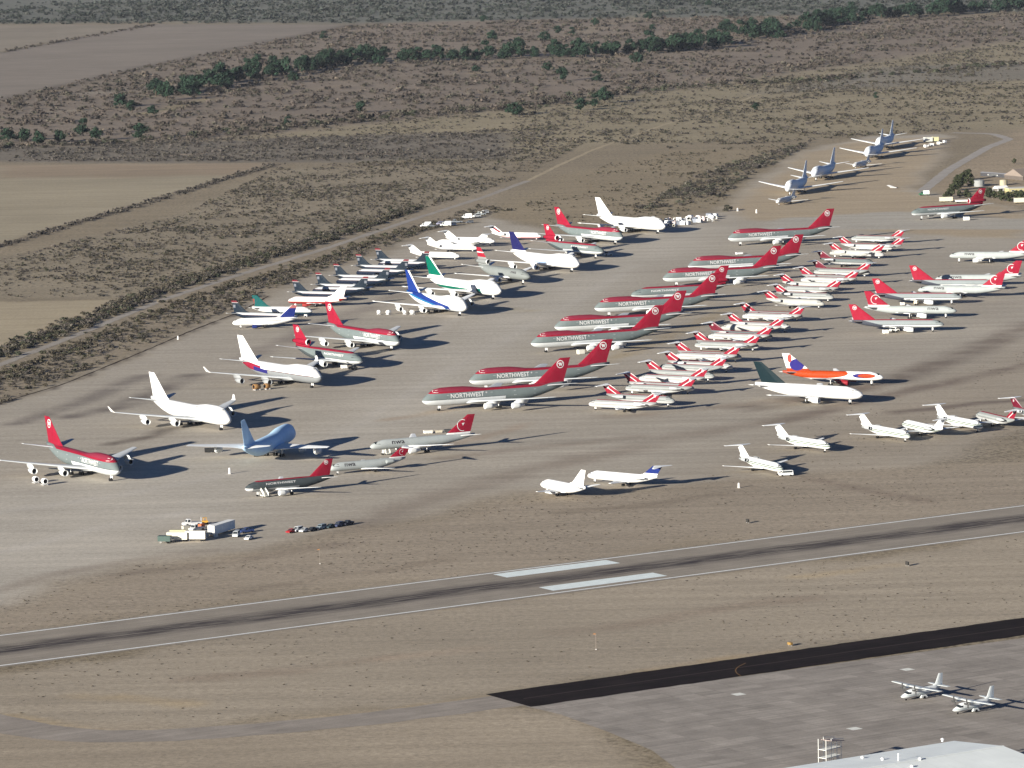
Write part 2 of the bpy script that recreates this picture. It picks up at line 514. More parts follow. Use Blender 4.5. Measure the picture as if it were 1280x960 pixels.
def asphalt(name, col, streak_rot, dark=None, half=None, origin=None, crack=0.0, mott=0.12):
    """worn paving; `dark`: tyre rubber laid along the middle of the strip, `half` metres to each side"""
    m = bpy.data.materials.new(name); m.use_nodes = True
    nt = m.node_tree; N = nt.nodes; L = nt.links
    b = N['Principled BSDF']
    b.inputs['Roughness'].default_value = 0.9
    b.inputs['Specular IOR Level'].default_value = 0.03
    tc = N.new('ShaderNodeTexCoord')
    mp = N.new('ShaderNodeMapping'); mp.vector_type = 'TEXTURE'
    mp.inputs['Rotation'].default_value = (0, 0, streak_rot)
    if origin is not None:
        mp.inputs['Location'].default_value = (origin[0], origin[1], 0)
    L.new(tc.outputs['Object'], mp.inputs['Vector'])
    sc_ = N.new('ShaderNodeVectorMath'); sc_.operation = 'MULTIPLY'; sc_.inputs[1].default_value = (0.06, 1, 1)
    L.new(mp.outputs[0], sc_.inputs[0])
    def noise(scale, vec, det=6):
        n = N.new('ShaderNodeTexNoise'); n.inputs['Scale'].default_value = scale; n.inputs['Detail'].default_value = det
        n.inputs['Roughness'].default_value = .65
        L.new(vec, n.inputs['Vector']); return n.outputs['Fac']
    def mr(v, a, c, lo, hi):
        r = N.new('ShaderNodeMapRange'); L.new(v, r.inputs['Value'])
        for k, q in zip(('From Min', 'From Max', 'To Min', 'To Max'), (a, c, lo, hi)): r.inputs[k].default_value = q
        return r.outputs[0]
    def math_(op, a, c):
        r = N.new('ShaderNodeMath'); r.operation = op
        for i, q in enumerate((a, c)):
            if isinstance(q, (int, float)): r.inputs[i].default_value = q
            else: L.new(q, r.inputs[i])
        return r.outputs[0]
    f = math_('MULTIPLY', mr(noise(.5, sc_.outputs[0]), .3, .7, 1 - mott, 1 + mott), mr(noise(.08, tc.outputs['Object']), .3, .7, 1 - mott, 1 + mott))
    f = math_('MULTIPLY', f, mr(noise(1.3, tc.outputs['Object']), .3, .7, .9, 1.1))
    if crack:
        vo = N.new('ShaderNodeTexBrick')
        vo.inputs['Scale'].default_value = 1.0
        vo.inputs['Brick Width'].default_value = 7.5; vo.inputs['Row Height'].default_value = 5.0; vo.inputs['Mortar Size'].default_value = 0.10
        vo.offset = 0.0
        vo.inputs['Color1'].default_value = (.86, .86, .86, 1); vo.inputs['Color2'].default_value = (1.1, 1.1, 1.1, 1); vo.inputs['Mortar'].default_value = (1 - crack,) * 3 + (1,)
        L.new(mp.outputs[0], vo.inputs['Vector'])
        f = math_('MULTIPLY', f, vo.outputs['Color'])
    vm = N.new('ShaderNodeVectorMath'); vm.operation = 'SCALE'; vm.inputs[0].default_value = col
    L.new(f, vm.inputs['Scale'])
    out = vm.outputs[0]
    if dark is not None:
        sp = N.new('ShaderNodeSeparateXYZ'); L.new(mp.outputs[0], sp.inputs[0])
        wob = mr(noise(.03, tc.outputs['Object'], 3), .3, .7, -1.5, 1.5)
        ay = math_('ABSOLUTE', math_('ADD', sp.outputs['Y'], wob), 0)
        k = mr(ay, half * .35, half, 1.0, 0.0)
        k = math_('MULTIPLY', k, mr(noise(.8, sc_.outputs[0], 8), .36, .56, .15, 1.0))
        mx = N.new('ShaderNodeMix'); mx.data_type = 'RGBA'
        L.new(k, mx.inputs[0]); L.new(out, mx.inputs[6]); mx.inputs[7].default_value = (*dark, 1)
        out = mx.outputs[2]
    L.new(out, b.inputs['Base Color'])
    return m

RW_A, RW_B = at(0, 795), at(1280, 632)         # far edge line
RW_C, RW_D = at(0, 832), at(1280, 665)         # near edge line
rw_dir = ((RW_B - RW_A).normalized() + (RW_D - RW_C).normalized()).normalized()
rw_nor = Vector((-rw_dir.y, rw_dir.x, 0))
rw_mid = (RW_A + RW_B + RW_C + RW_D) / 4
RW_W = abs(((RW_A + RW_B) / 2 - (RW_C + RW_D) / 2).dot(rw_nor))
rw_ang = math.atan2(rw_dir.y, rw_dir.x)
def rw(u, v):
    return rw_mid + rw_dir * u + rw_nor * v
RUNWAY_M = asphalt('runway_asphalt', lin((141, 133, 122)), rw_ang, dark=lin((64, 59, 60)), half=10.0, origin=rw_mid)
runway = strip_mesh('runway', [rw(-900, 0), rw(1500, 0)], RW_W + 5.0, 0.06, RUNWAY_M, step=6, jitter=0.35)
tag(runway, 'long grey runway with dark tyre marks along its middle', 'runway')
WHITE_LINE = paint('road_marking_white', lin((226, 228, 226)), .8, .2, noise=.12, nscale=.6)
for v in (RW_W / 2, -RW_W / 2):
    strip_mesh('edge_line', [rw(-900, v), rw(1500, v)], 0.95, 0.085, WHITE_LINE, step=40, parent=runway)
for c0, c1, c2, c3 in (((617.5, 717.5), (760, 700), (773.7, 704.5), (631, 722.5)), ((675, 733.7), (816, 715.5), (833.7, 720.5), (690, 739.5))):
    q = [at(*c) for c in (c0, c1, c2, c3)]
    u0 = (q[0] + q[3]) / 2 - rw_mid; u1 = (q[1] + q[2]) / 2 - rw_mid
    mid = (u0.dot(rw_nor) + u1.dot(rw_nor)) / 2
    strip_mesh('aiming_bar', [rw(u0.dot(rw_dir), mid), rw(u1.dot(rw_dir), mid)], 8.6, 0.085, paint('aiming_bar_white', lin((214, 222, 220)), .8, .2, noise=.08, nscale=.4), step=6, jitter=0.12, parent=runway)

TW_A, TW_B = at(607, 868), at(1280, 772)
TW_C, TW_D = at(655, 882), at(1280, 797)
tw_dir = (TW_B - TW_A).normalized()
tw_nor = Vector((-tw_dir.y, tw_dir.x, 0))
TW_W = ((TW_A - TW_C).dot(tw_nor) + (TW_B - TW_D).dot(tw_nor)) / 2
tw_ang = math.atan2(tw_dir.y, tw_dir.x)
BLACK_M = asphalt('fresh_black_asphalt', lin((34, 28, 27)), tw_ang, mott=.28)
TW_MID = TW_A - tw_nor * TW_W / 2
taxiway = strip_mesh('taxiway', [TW_MID, TW_MID + tw_dir * 1200], TW_W, 0.055, BLACK_M, step=4, jitter=0.35)
tag(taxiway, 'black freshly sealed taxiway beside the concrete ramp', 'taxiway')
strip_mesh('centre_line', [TW_MID + tw_dir * 5 - tw_nor * .5, TW_MID + tw_dir * 1100 - tw_nor * .5], 0.5, 0.075, paint('faded_line', lin((72, 62, 58)), .9, .1), step=30, parent=taxiway)
YELLOW = paint('taxi_line_yellow', lin((112, 86, 54)), .8, .2)
strip_mesh('lead_in_line', [at(932, 829), at(922, 834), at(919, 838), at(921, 842), at(926, 845)], 0.35, 0.078, YELLOW, step=1.0, parent=taxiway)
OLD_M = asphalt('old_grey_asphalt', lin((143, 135, 126)), tw_ang, mott=.16)
old = strip_mesh('old_taxiway', [at(650, 874), at(560, 886), at(450, 900), at(300, 914), at(160, 922), at(60, 918), at(0, 905), at(-90, 886)], 17, 0.045, OLD_M, step=6, jitter=0.6)
tag(old, 'worn grey taxiway curving off the end of the black taxiway', 'taxiway')
# the concrete ramp
RAMP_M = asphalt('ramp_concrete', lin((146, 139, 131)), tw_ang, crack=.22, mott=.16)
ramp_pts = [at(655, 882.6), at(1280, 797.6), at(1700, 741), at(1900, 800), at(1700, 1100), at(900, 1100), at(870, 980), at(815, 938), at(760, 915), at(700, 893)]
bm = bmesh.new()
bm.faces.new([bm.verts.new((p.x, p.y, 0.045)) for p in ramp_pts])
m = bpy.data.meshes.new('concrete_ramp'); bm.to_mesh(m); bm.free()
ramp = obj('concrete_ramp', m, RAMP_M); ramp['kind'] = 'structure'
tag(ramp, 'grey slab concrete ramp beside the black taxiway', 'ramp')
PAD_M = paint('pale_pad', lin((214, 214, 206)), .9, .1, noise=.1, nscale=1.2)
for k, (px, py) in enumerate(((923, 868), (1068, 911), (1134, 837))):
    p = at(px, py)
    pts = [p + tw_dir * a + tw_nor * c for a, c in ((-1.7, -1.6), (1.7, -1.6), (1.7, 1.6), (-1.7, 1.6))]
    obj('tie_down_pad', mesh_of('tie_down_pad', [(q.x, q.y, .07) for q in pts], [(0, 1, 2, 3)]), PAD_M, ramp)
ROAD_M = asphalt('gravel_road', lin((149, 142, 133)), R(70), mott=.12)
road = strip_mesh('perimeter_road', [at(*p) for p in ((-90, 488), (0, 456), (100, 417), (200, 376), (300, 343), (400, 313), (520, 273), (600, 248), (660, 226))], 5.2, 0.05, ROAD_M, step=8, jitter=.5)
track = strip_mesh('dirt_track', [at(*p) for p in ((660, 226), (700, 206), (740, 188), (790, 170), (830, 156), (890, 138), (950, 118))], 3.6, 0.045, asphalt('track_dirt', lin((158, 145, 122)), R(70)), step=8, jitter=.6)
tag(track, 'narrow tan dirt track winding off across the scrub plain', 'track')
tag(road, 'gravel perimeter road running through the scrub beyond the airliners', 'road')
road2 = strip_mesh('service_road', [at(*p) for p in ((1090, 300), (1130, 262), (1152, 240), (1185, 213), (1235, 184), (1262, 174), (1240, 167), (1190, 166))][2:], 8, 0.05, asphalt('service_road_asphalt', lin((155, 149, 142)), R(60)), step=6, jitter=.4)
tag(road2, 'narrow grey paved road bending behind the buildings at the right', 'road')
ditch = strip_mesh('drainage_ditch', [at(*p) for p in ((-60, 524), (0, 504), (80, 480), (180, 439), (240, 413), (300, 390), (336, 370))], 1.1, 0.045, paint('ditch_dark', lin((58, 50, 45)), .95, .05, noise=.3, nscale=.2), step=6, jitter=.35)
tag(ditch, 'thin dark ditch along the left edge of the storage field', 'ditch')

# ------------------------------------------------------------------ aircraft
def livery(name, half, bands, over=(), rough=0.55, dirt=0.06):
    """paint laid out in the aircraft's own length (x, 0 at the nose) and height (z): bands from the belly up, then marks on top"""
    if name in MATS:
        return MATS[name]
    m = bpy.data.materials.new(name); m.use_nodes = True
    nt = m.node_tree; N = nt.nodes; L = nt.links
    b = N['Principled BSDF']
    b.inputs['Roughness'].default_value = rough
    b.inputs['Specular IOR Level'].default_value = 0.07
    tc = N.new('ShaderNodeTexCoord')
    sp = N.new('ShaderNodeSeparateXYZ')
    L.new(tc.outputs['Object'], sp.inputs[0])
    def M2(op, a, c=0.0):
        r = N.new('ShaderNodeMath'); r.operation = op
        for i, q in enumerate((a, c)):
            if isinstance(q, (int, float)): r.inputs[i].default_value = q
            else: L.new(q, r.inputs[i])
        return r.outputs[0]
    X = M2('SUBTRACT', sp.outputs['X'], half)
    Z = sp.outputs['Z']
    rp = N.new('ShaderNodeValToRGB')
    rp.color_ramp.interpolation = 'CONSTANT'
    el = rp.color_ramp.elements
    z0 = -1.0
    for i, (zt, c) in enumerate(bands):
        if i == 0: e = el[0]; e.position = 0.0
        elif i == 1: e = el[1]; e.position = (z0 + 1) / 25.0
        else: e = el.new((z0 + 1) / 25.0)
        e.color = (*c, 1)
        z0 = zt
    if len(bands) == 1:
        el[1].color = (*bands[0][1], 1)
    L.new(M2('DIVIDE', M2('ADD', Z, 1.0), 25.0), rp.inputs[0])
    out = rp.outputs[0]
    def mixin(mask, c):
        nonlocal out
        mx = N.new('ShaderNodeMix'); mx.data_type = 'RGBA'
        L.new(mask, mx.inputs[0]); L.new(out, mx.inputs[6]); mx.inputs[7].default_value = (*c, 1)
        out = mx.outputs[2]
    for o in over:
        if o[0] == 'stripe':                     # |z - (a + b x)| < w/2 for x0 < x < x1
            _, a, bb, w, x0, x1, c = o
            t = M2('ABSOLUTE', M2('SUBTRACT', Z, M2('ADD', M2('MULTIPLY', X, bb), a)))
            k = M2('MULTIPLY', M2('LESS_THAN', t, w / 2), M2('MULTIPLY', M2('GREATER_THAN', X, x0), M2('LESS_THAN', X, x1)))
        elif o[0] == 'below':                    # z < a + b x, x0 < x < x1
            _, a, bb, x0, x1, c = o
            k = M2('MULTIPLY', M2('LESS_THAN', Z, M2('ADD', M2('MULTIPLY', X, bb), a)), M2('MULTIPLY', M2('GREATER_THAN', X, x0), M2('LESS_THAN', X, x1)))
        elif o[0] == 'above':
            _, a, bb, x0, x1, c = o
            k = M2('MULTIPLY', M2('GREATER_THAN', Z, M2('ADD', M2('MULTIPLY', X, bb), a)), M2('MULTIPLY', M2('GREATER_THAN', X, x0), M2('LESS_THAN', X, x1)))
        else:                                    # ellipse
            _, cx, cz, rx, rz, c = o
            k = M2('LESS_THAN', M2('ADD', M2('POWER', M2('DIVIDE', M2('SUBTRACT', X, cx), rx), 2.0), M2('POWER', M2('DIVIDE', M2('SUBTRACT', Z, cz), rz), 2.0)), 1.0)
        mixin(k, c)
    if dirt:
        no = N.new('ShaderNodeTexNoise'); no.inputs['Scale'].default_value = .5; no.inputs['Detail'].default_value = 5
        sc_ = N.new('ShaderNodeVectorMath'); sc_.operation = 'MULTIPLY'; sc_.inputs[1].default_value = (1, 1, .35)
        L.new(tc.outputs['Object'], sc_.inputs[0]); L.new(sc_.outputs[0], no.inputs['Vector'])
        mr = N.new('ShaderNodeMapRange')
        for kk, q in zip(('From Min', 'From Max', 'To Min', 'To Max'), (.3, .7, 1 - dirt, 1 + dirt * .5)): mr.inputs[kk].default_value = q
        L.new(no.outputs['Fac'], mr.inputs['Value'])
        vm = N.new('ShaderNodeVectorMath'); vm.operation = 'SCALE'
        L.new(out, vm.inputs[0]); L.new(mr.outputs[0], vm.inputs['Scale'])
        out = vm.outputs[0]
    L.new(out, b.inputs['Base Color'])
    MATS[name] = m
    return m

W = (.64, .64, .625); LG = (.30, .32, .31); MG = (.125, .15, .15); DG = (.05, .06, .064); RED = (.23, .009, .025); NAVY = (.02, .035, .075)
WING_GREY = paint('wing_grey', (.43, .45, .46), .45, .35, noise=.07, nscale=.5)
WING_PALE = paint('wing_pale', (.72, .73, .72), .45, .35, noise=.06, nscale=.5)
RUBBER = paint('tyre_rubber', (.018, .018, .018), .8, .2)
STRUT = paint('gear_metal', (.45, .45, .45), .5, .4)
STRUT_W = paint('gear_white', (.75, .75, .73), .5, .4)
GLASS = paint('cockpit_glass', (.02, .025, .03), .15, .5)
HOLE = paint('intake_dark', (.012, .012, .014), .7, .2)
WHITE_MARK = paint('lettering_white', (.55, .55, .54), .5, .3)
DOOR_M = paint('door_outline', (.30, .32, .32), .6, .1)
FOIL_M = paint('window_foil', (.55, .50, .48), .5, .2)
BLACK_MARK = paint('lettering_black', (.035, .03, .035), .5, .3)

def loft(mb, stations, half, n=22):
    """fuselage through stations (x, z low, z high, half width); x runs aft from the nose as negative numbers"""
    base = len(mb.v)
    for x, zb, zt, w in stations:
        zc, h = (zb + zt) / 2, (zt - zb) / 2
        for i in range(n):
            t = 2 * math.pi * i / n
            mb.v.append((x + half, w * math.sin(t), zc + h * math.cos(t)))
    k = len(stations)
    for s in range(k - 1):
        for i in range(n):
            j = (i + 1) % n
            mb.f.append((base + s * n + i, base + s * n + j, base + (s + 1) * n + j, base + (s + 1) * n + i))
    mb.f.append(tuple(base + i for i in range(n)))
    mb.f.append(tuple(base + (k - 1) * n + i for i in range(n - 1, -1, -1)))

FOIL = [(0, 0), (.02, .32), (.10, .72), (.3, 1.0), (.6, .70), (1, .04), (1, -.04), (.6, -.45), (.3, -.7), (.10, -.55), (.02, -.28)]
SYM = [(0, 0), (.02, .3), (.10, .65), (.3, 1.0), (.6, .75), (1, .06), (1, -.06), (.6, -.75), (.3, -1.0), (.10, -.65), (.02, -.3)]
def surface(mb, secs, half, side=1, thick=.055, vertical=False):
    """wing, tailplane or fin through sections (span, x of leading edge, chord, other coordinate)"""
    foil = SYM if vertical else FOIL
    base = len(mb.v); n = len(foil)
    for s, x, c, o in secs:
        for a, t in foil:
            q = t * c * thick
            mb.v.append((x - a * c + half, q + o, s) if vertical else (x - a * c + half, side * s, o + q))
    for k in range(len(secs) - 1):
        for i in range(n):
            j = (i + 1) % n
            mb.f.append((base + k * n + i, base + k * n + j, base + (k + 1) * n + j, base + (k + 1) * n + i))
    mb.f.append(tuple(base + i for i in range(n)))
    mb.f.append(tuple(base + (len(secs) - 1) * n + i for i in range(n)))

def lay_on(mesh2d, bvh, side, place, lift=.04):
    """press flat artwork (x, z) onto the surface from one side"""
    vs = []
    for p in mesh2d[0]:
        x, z = place(p)
        h = bvh.ray_cast(Vector((x, side * 20, z)), Vector((0, -side, 0)))[0]
        y = h.y if h is not None else 0.0
        vs.append((x, y + side * lift, z))
    return vs, mesh2d[1]

TEXTS = {}
def text_mesh(body, bold=.012, cuts=8):
    if body in TEXTS:
        return TEXTS[body]
    cu = bpy.data.curves.new('t', 'FONT')
    cu.body = body; cu.size = 1.0; cu.offset = bold; cu.resolution_u = 2
    o = bpy.data.objects.new('t', cu)
    COL.objects.link(o)
    dg = bpy.context.evaluated_depsgraph_get()
    me = bpy.data.meshes.new_from_object(o.evaluated_get(dg))
    bm = bmesh.new(); bm.from_mesh(me)
    ys = [v.co.y for v in bm.verts]; xs = [v.co.x for v in bm.verts]
    y0, y1, x0, x1 = min(ys), max(ys), min(xs), max(xs)
    for k in range(1, cuts):
        bmesh.ops.bisect_plane(bm, geom=bm.verts[:] + bm.edges[:] + bm.faces[:], plane_co=(0, y0 + (y1 - y0) * k / cuts, 0), plane_no=(0, 1, 0))
    bmesh.ops.triangulate(bm, faces=bm.faces)
    bm.verts.index_update()
    r = ([((v.co.x - x0) / (x1 - x0), (v.co.y - y0) / (y1 - y0)) for v in bm.verts], [tuple(v.index for v in f.verts) for f in bm.faces])
    bm.free()
    bpy.data.objects.remove(o); bpy.data.curves.remove(cu); bpy.data.meshes.remove(me)
    TEXTS[body] = r
    return r

def ring2d(r0, r1, a0=0, a1=360, n=28):
    vs, fs = [], []
    for i in range(n + 1):
        t = R(a0 + (a1 - a0) * i / n)
        vs += [(r0 * math.cos(t), r0 * math.sin(t)), (r1 * math.cos(t), r1 * math.sin(t))]
        if i:
            k = 2 * i
            fs.append((k - 2, k - 1, k + 1, k))
    return vs, fs
def join2d(*parts):
    vs, fs = [], []
    for v, f in parts:
        n = len(vs); vs += v; fs += [tuple(i + n for i in q) for q in f]
    return vs, fs
ROUND_MARK = join2d(ring2d(.80, 1.0), ([(-.62, .30), (-.22, .42), (-.48, .02)], [(0, 1, 2)]),
                    ([(-.30, -.42), (-.05, -.42), (.02, .02), (.14, -.42), (.36, -.42), (.66, .42), (.42, .42), (.28, -.02), (.18, .42), (-.06, .42), (-.12, .1), (-.14, .42), (-.34, .42)], [(0, 1, 2, 10), (10, 11, 12, 0), (2, 3, 8, 9), (9, 10, 2), (3, 4, 7, 8), (4, 5, 6, 7)]))
ARC_MARK = join2d(ring2d(.9, 1.0, 60, 285, 24), ([(-.15, .35), (.42, .42), (.05, -.1), (.0, .12)], [(0, 3, 1), (3, 2, 1)]))

def nacelle(parent, half, y, xf, z, r, ln, mat, wing_z=None, name='engine', hole=True, tail=False):
    mb = MB()
    prof = [(-.9 * r, .66 * r), (-.25 * r, .80 * r), (-.03, .90 * r), (-.12 * r, .97 * r), (-.45 * r, r), (-ln * .45, r * .98), (-ln * .66, r * .80)]
    prof += [(-ln * .68, r * .58), (-ln * .95, r * .40), (-ln, r * .12)] if not tail else [(-ln * .85, r * .70), (-ln, r * .5), (-ln * .96, r * .4)]
    c = (xf + half, y, z)
    mb.lathe_x(prof, c, 14, close=not tail)
    if wing_z is not None:
        s = 1 if y > 0 else -1
        t = .11 * r
        a = xf + half - .4 * r
        e = xf + half - ln * 1.12
        mb.add([(a, y - t, z + r * .9), (a, y + t, z + r * .9), (e, y + t, z + r * .45), (e, y - t, z + r * .45),
                (a - r * 1.3, y - t, wing_z), (a - r * 1.3, y + t, wing_z), (e - r, y + t, wing_z), (e - r, y - t, wing_z)],
               [(0, 1, 2, 3), (7, 6, 5, 4), (0, 4, 5, 1), (1, 5, 6, 2), (2, 6, 7, 3), (3, 7, 4, 0)])
    e = mb.build(name, mat, parent, smooth=True)
    if hole:
        d = MB(); d.lathe_x([(-.72 * r, .02), (-.78 * r, .72 * r)], c, 14)
        d.build('fan', HOLE, e)
        if tail or True:
            pass
    return e

def gear(parent, half, x, y, zt, r, rows, cols, mat, name, door=0.0):
    mb = MB()
    mb.tube((x + half, y, r * .8), (x + half, y, zt), r * .28, r * .34, 6)
    if door:
        mb.box((x + half - .1, y + r * .9, zt * .62), (r * 2.2, .08, zt * .62))
    if rows > 1:
        mb.box((x + half, y, r), (r * 2.4 * (rows - 1), r * .3, r * .3))
    g = mb.build(name, mat, parent)
    wh = MB()
    for i in range(rows):
        xx = x + half + (i - (rows - 1) / 2) * r * 2.35
        for j in range(cols):
            yy = y + (j - (cols - 1) / 2) * r * 1.5
            wh.tube((xx, yy - r * .32, r), (xx, yy + r * .32, r), r, r, 10)
    wh.build('wheels', RUBBER, g)
    return g

def taper_tail(x0, x1, zb, zt, w, zb1, zt1, w1, n=5):
    out = []
    for i in range(1, n + 1):
        t = i / n
        e = t ** 1.5
        out.append((x0 + (x1 - x0) * t, zb + (zb1 - zb) * e, zt + (zt1 - zt) * t, w + (w1 - w) * t ** 1.35))
    return out
def round_nose(ln, zb, zt, w, zn, n=6):
    out = [(0, zn - .06, zn + .06, .06)]
    for i in range(1, n + 1):
        t = i / n
        a = math.sqrt(1 - (1 - t) ** 2)
        up = math.sqrt(1 - (1 - t) ** 1.7)
        out.append((-ln * t ** 1.15, zn + (zb - zn) * a, zn + (zt - zn) * (up * .55 + t * .45), w * a))
    return out

SPEC = {}
SPEC['jumbo'] = dict(L=70.6,
    st=[(0, 4.84, 4.96, .06), (-.5, 4.0, 5.7, .95), (-1.6, 3.2, 6.7, 1.7), (-3.4, 2.65, 8.1, 2.3), (-5.6, 2.35, 9.5, 2.75), (-8.5, 2.15, 10.05, 3.08), (-13, 2.05, 10.15, 3.25), (-19, 2.05, 10.05, 3.25), (-23, 2.05, 9.6, 3.25), (-27, 2.05, 9.0, 3.25), (-31, 2.05, 8.75, 3.25), (-45, 2.05, 8.75, 3.25), (-50, 2.5, 8.75, 3.15), (-55, 3.55, 8.77, 2.8), (-60, 4.95, 8.85, 2.15), (-65, 6.5, 8.98, 1.25), (-68.4, 7.85, 9.0, .45)],
    wing=[(1.5, -19.5, 17.5, 3.3), (4.0, -21.8, 15.2, 3.5), (12.5, -30.2, 9.8, 4.4), (21, -38.4, 6.9, 5.3), (29.4, -46.6, 4.1, 6.3)], wt=.058,
    stab=[(.5, -57, 9.4, 7.7), (11, -66.4, 2.6, 9.2)], fin=[(8.0, -51.5, 15.5, 0), (10.0, -54.6, 12.6, 0), (19.3, -65.4, 4.9, 0)],
    eng=[(11.7, -24.3, 2.15, 1.32, 6.0), (20.8, -33.4, 2.75, 1.32, 6.0)], ez=(4.2, 5.2),
    nose_gear=(-7.7, .62, 1, 2, 2.6), main=[(-31.2, 1.9), (-33.6, 5.4)], mr=.62, mrow=2, mcol=2,
    cock=(-4.6, 8.25, 9.05), belly=(-20, -40, 3.4, 1.7, 4.4))
SPEC['tri'] = dict(L=55.2,
    st=round_nose(9, 2.45, 8.4, 3.01, 4.5) + [(-16, 2.4, 8.42, 3.01), (-36, 2.4, 8.42, 3.01)] + taper_tail(-36, -52.5, 2.4, 8.42, 3.01, 6.7, 8.2, .5),
    wing=[(1.5, -17.0, 14.5, 3.2), (3.6, -18.8, 12.6, 3.35), (9.5, -23.8, 8.6, 4.0), (25, -36, 2.9, 5.8)], wt=.06,
    stab=[(.5, -44.5, 7.6, 6.7), (10.8, -52, 2.7, 8.7)], fin=[(8.0, -41.5, 11.5, 0), (11.2, -43.6, 9.6, 0), (17.7, -50.6, 4.6, 0)],
    eng=[(8.3, -17.4, 2.35, 1.36, 6.4)], ez=(3.9,), tail_eng=(-42.4, 10.1, 1.5, 12.6),
    nose_gear=(-7.2, .5, 1, 2, 2.7), main=[(-28.8, 5.3), ], mr=.66, mrow=2, mcol=2, cock=(-2.6, 6.0, 6.75), belly=(-19, -35, 3.1, 2.0, 4.2))
SPEC['a300'] = dict(L=54.0,
    st=round_nose(8, 2.1, 7.74, 2.82, 4.3) + [(-15, 2.1, 7.74, 2.82), (-33, 2.1, 7.74, 2.82)] + taper_tail(-33, -53.4, 2.1, 7.74, 2.82, 6.0, 7.5, .4),
    wing=[(1.5, -17.5, 11.5, 2.9), (3.4, -18.8, 10.2, 3.05), (8.5, -22.4, 7.2, 3.6), (22.3, -32.4, 2.8, 5.2)], wt=.06,
    stab=[(.5, -43.5, 7.0, 6.0), (8.2, -49.5, 2.8, 7.2)], fin=[(7.2, -37.6, 12.6, 0), (16.4, -50.2, 4.2, 0)],
    eng=[(8.0, -17.0, 2.1, 1.38, 5.6)], ez=(3.4,), nose_gear=(-6.5, .5, 1, 2, 2.4), main=[(-25.6, 4.8)], mr=.6, mrow=2, mcol=2, cock=(-2.3, 5.5, 6.2), belly=(-18, -31, 2.9, 1.75, 3.8))
SPEC['b757'] = dict(L=47.3,
    st=round_nose(6.2, 2.25, 6.2, 1.88, 3.6) + [(-12, 2.2, 6.2, 1.88), (-31, 2.2, 6.2, 1.88)] + taper_tail(-31, -46.7, 2.2, 6.2, 1.88, 5.0, 5.9, .3),
    wing=[(1.0, -15.2, 9.4, 2.7), (2.6, -16.4, 8.0, 2.85), (6.4, -19.0, 5.6, 3.3), (19, -27.0, 1.8, 4.8)], wt=.06,
    stab=[(.4, -39.5, 5.4, 5.2), (7.6, -44.4, 2.0, 6.2)], fin=[(5.8, -33.4, 11.2, 0), (13.6, -43.6, 3.4, 0)],
    eng=[(6.5, -14.4, 1.75, 1.18, 5.2)], ez=(3.2,), nose_gear=(-5.5, .42, 1, 2, 2.4), main=[(-23.5, 3.7)], mr=.5, mrow=2, mcol=2, cock=(-1.9, 4.75, 5.35), belly=(-15.5, -27, 2.0, 1.95, 3.2))
SPEC['a320'] = dict(L=37.6,
    st=round_nose(5.2, 1.85, 5.95, 1.98, 3.2) + [(-10, 1.8, 5.95, 1.98), (-24, 1.8, 5.95, 1.98)] + taper_tail(-24, -37.3, 1.8, 5.95, 1.98, 4.7, 5.6, .3),
    wing=[(1.0, -12.0, 7.4, 2.2), (2.4, -13.0, 6.4, 2.3), (6.4, -15.6, 4.2, 2.8), (17, -22.4, 1.6, 4.0)], wt=.06,
    stab=[(.4, -31.2, 4.2, 4.8), (6.2, -34.8, 1.6, 5.6)], fin=[(5.4, -26.6, 9.0, 0), (11.8, -34.2, 3.0, 0)],
    eng=[(5.75, -11.4, 1.45, 1.1, 4.4)], ez=(2.6,), nose_gear=(-5.0, .38, 1, 2, 2.1), main=[(-17.7, 3.8)], mr=.55, mrow=1, mcol=2, cock=(-1.7, 4.3, 4.95), belly=(-12.5, -22, 2.05, 1.55, 2.8))
SPEC['b737'] = dict(L=33.4,
    st=round_nose(4.6, 1.35, 5.25, 1.88, 2.75) + [(-9, 1.3, 5.25, 1.88), (-20, 1.3, 5.25, 1.88)] + taper_tail(-20, -33.0, 1.3, 5.25, 1.88, 4.2, 5.1, .3),
    wing=[(1.0, -10.4, 7.2, 1.75), (2.4, -11.6, 6.0, 1.9), (5.2, -13.6, 4.4, 2.2), (14.4, -19.4, 1.6, 3.3)], wt=.06,
    stab=[(.4, -27.6, 4.6, 4.4), (6.3, -31.8, 1.5, 5.2)], fin=[(4.7, -20.6, 11.0, 0), (6.0, -24.6, 7.0, 0), (11.1, -30.2, 2.9, 0)],
    eng=[(4.85, -10.0, 1.25, .96, 4.2)], ez=(2.0,), nose_gear=(-4.0, .34, 1, 2, 1.6), main=[(-16.4, 2.6)], mr=.52, mrow=1, mcol=2, cock=(-1.5, 3.75, 4.4), belly=(-10.8, -19.5, 1.9, 1.1, 2.3))
SPEC['b732'] = dict(SPEC['b737'], L=29.5,
    st=round_nose(4.6, 1.35, 5.25, 1.88, 2.75) + [(-8, 1.3, 5.25, 1.88), (-17, 1.3, 5.25, 1.88)] + taper_tail(-17, -29.2, 1.3, 5.25, 1.88, 4.2, 5.1, .3),
    wing=[(1.0, -8.6, 7.0, 1.75), (2.4, -9.8, 5.8, 1.9), (5.2, -11.6, 4.3, 2.2), (14.2, -17.2, 1.6, 3.3)],
    stab=[(.4, -24.0, 4.5, 4.4), (5.5, -27.8, 1.5, 5.2)], fin=[(4.7, -17.0, 11.0, 0), (6.0, -20.8, 7.2, 0), (11.2, -26.6, 2.9, 0)],
    eng=[(4.5, -9.4, 1.5, .66, 6.8)], ez=(2.0,), main=[(-14.2, 2.6)], belly=(-9, -17.5, 1.9, 1.1, 2.3))
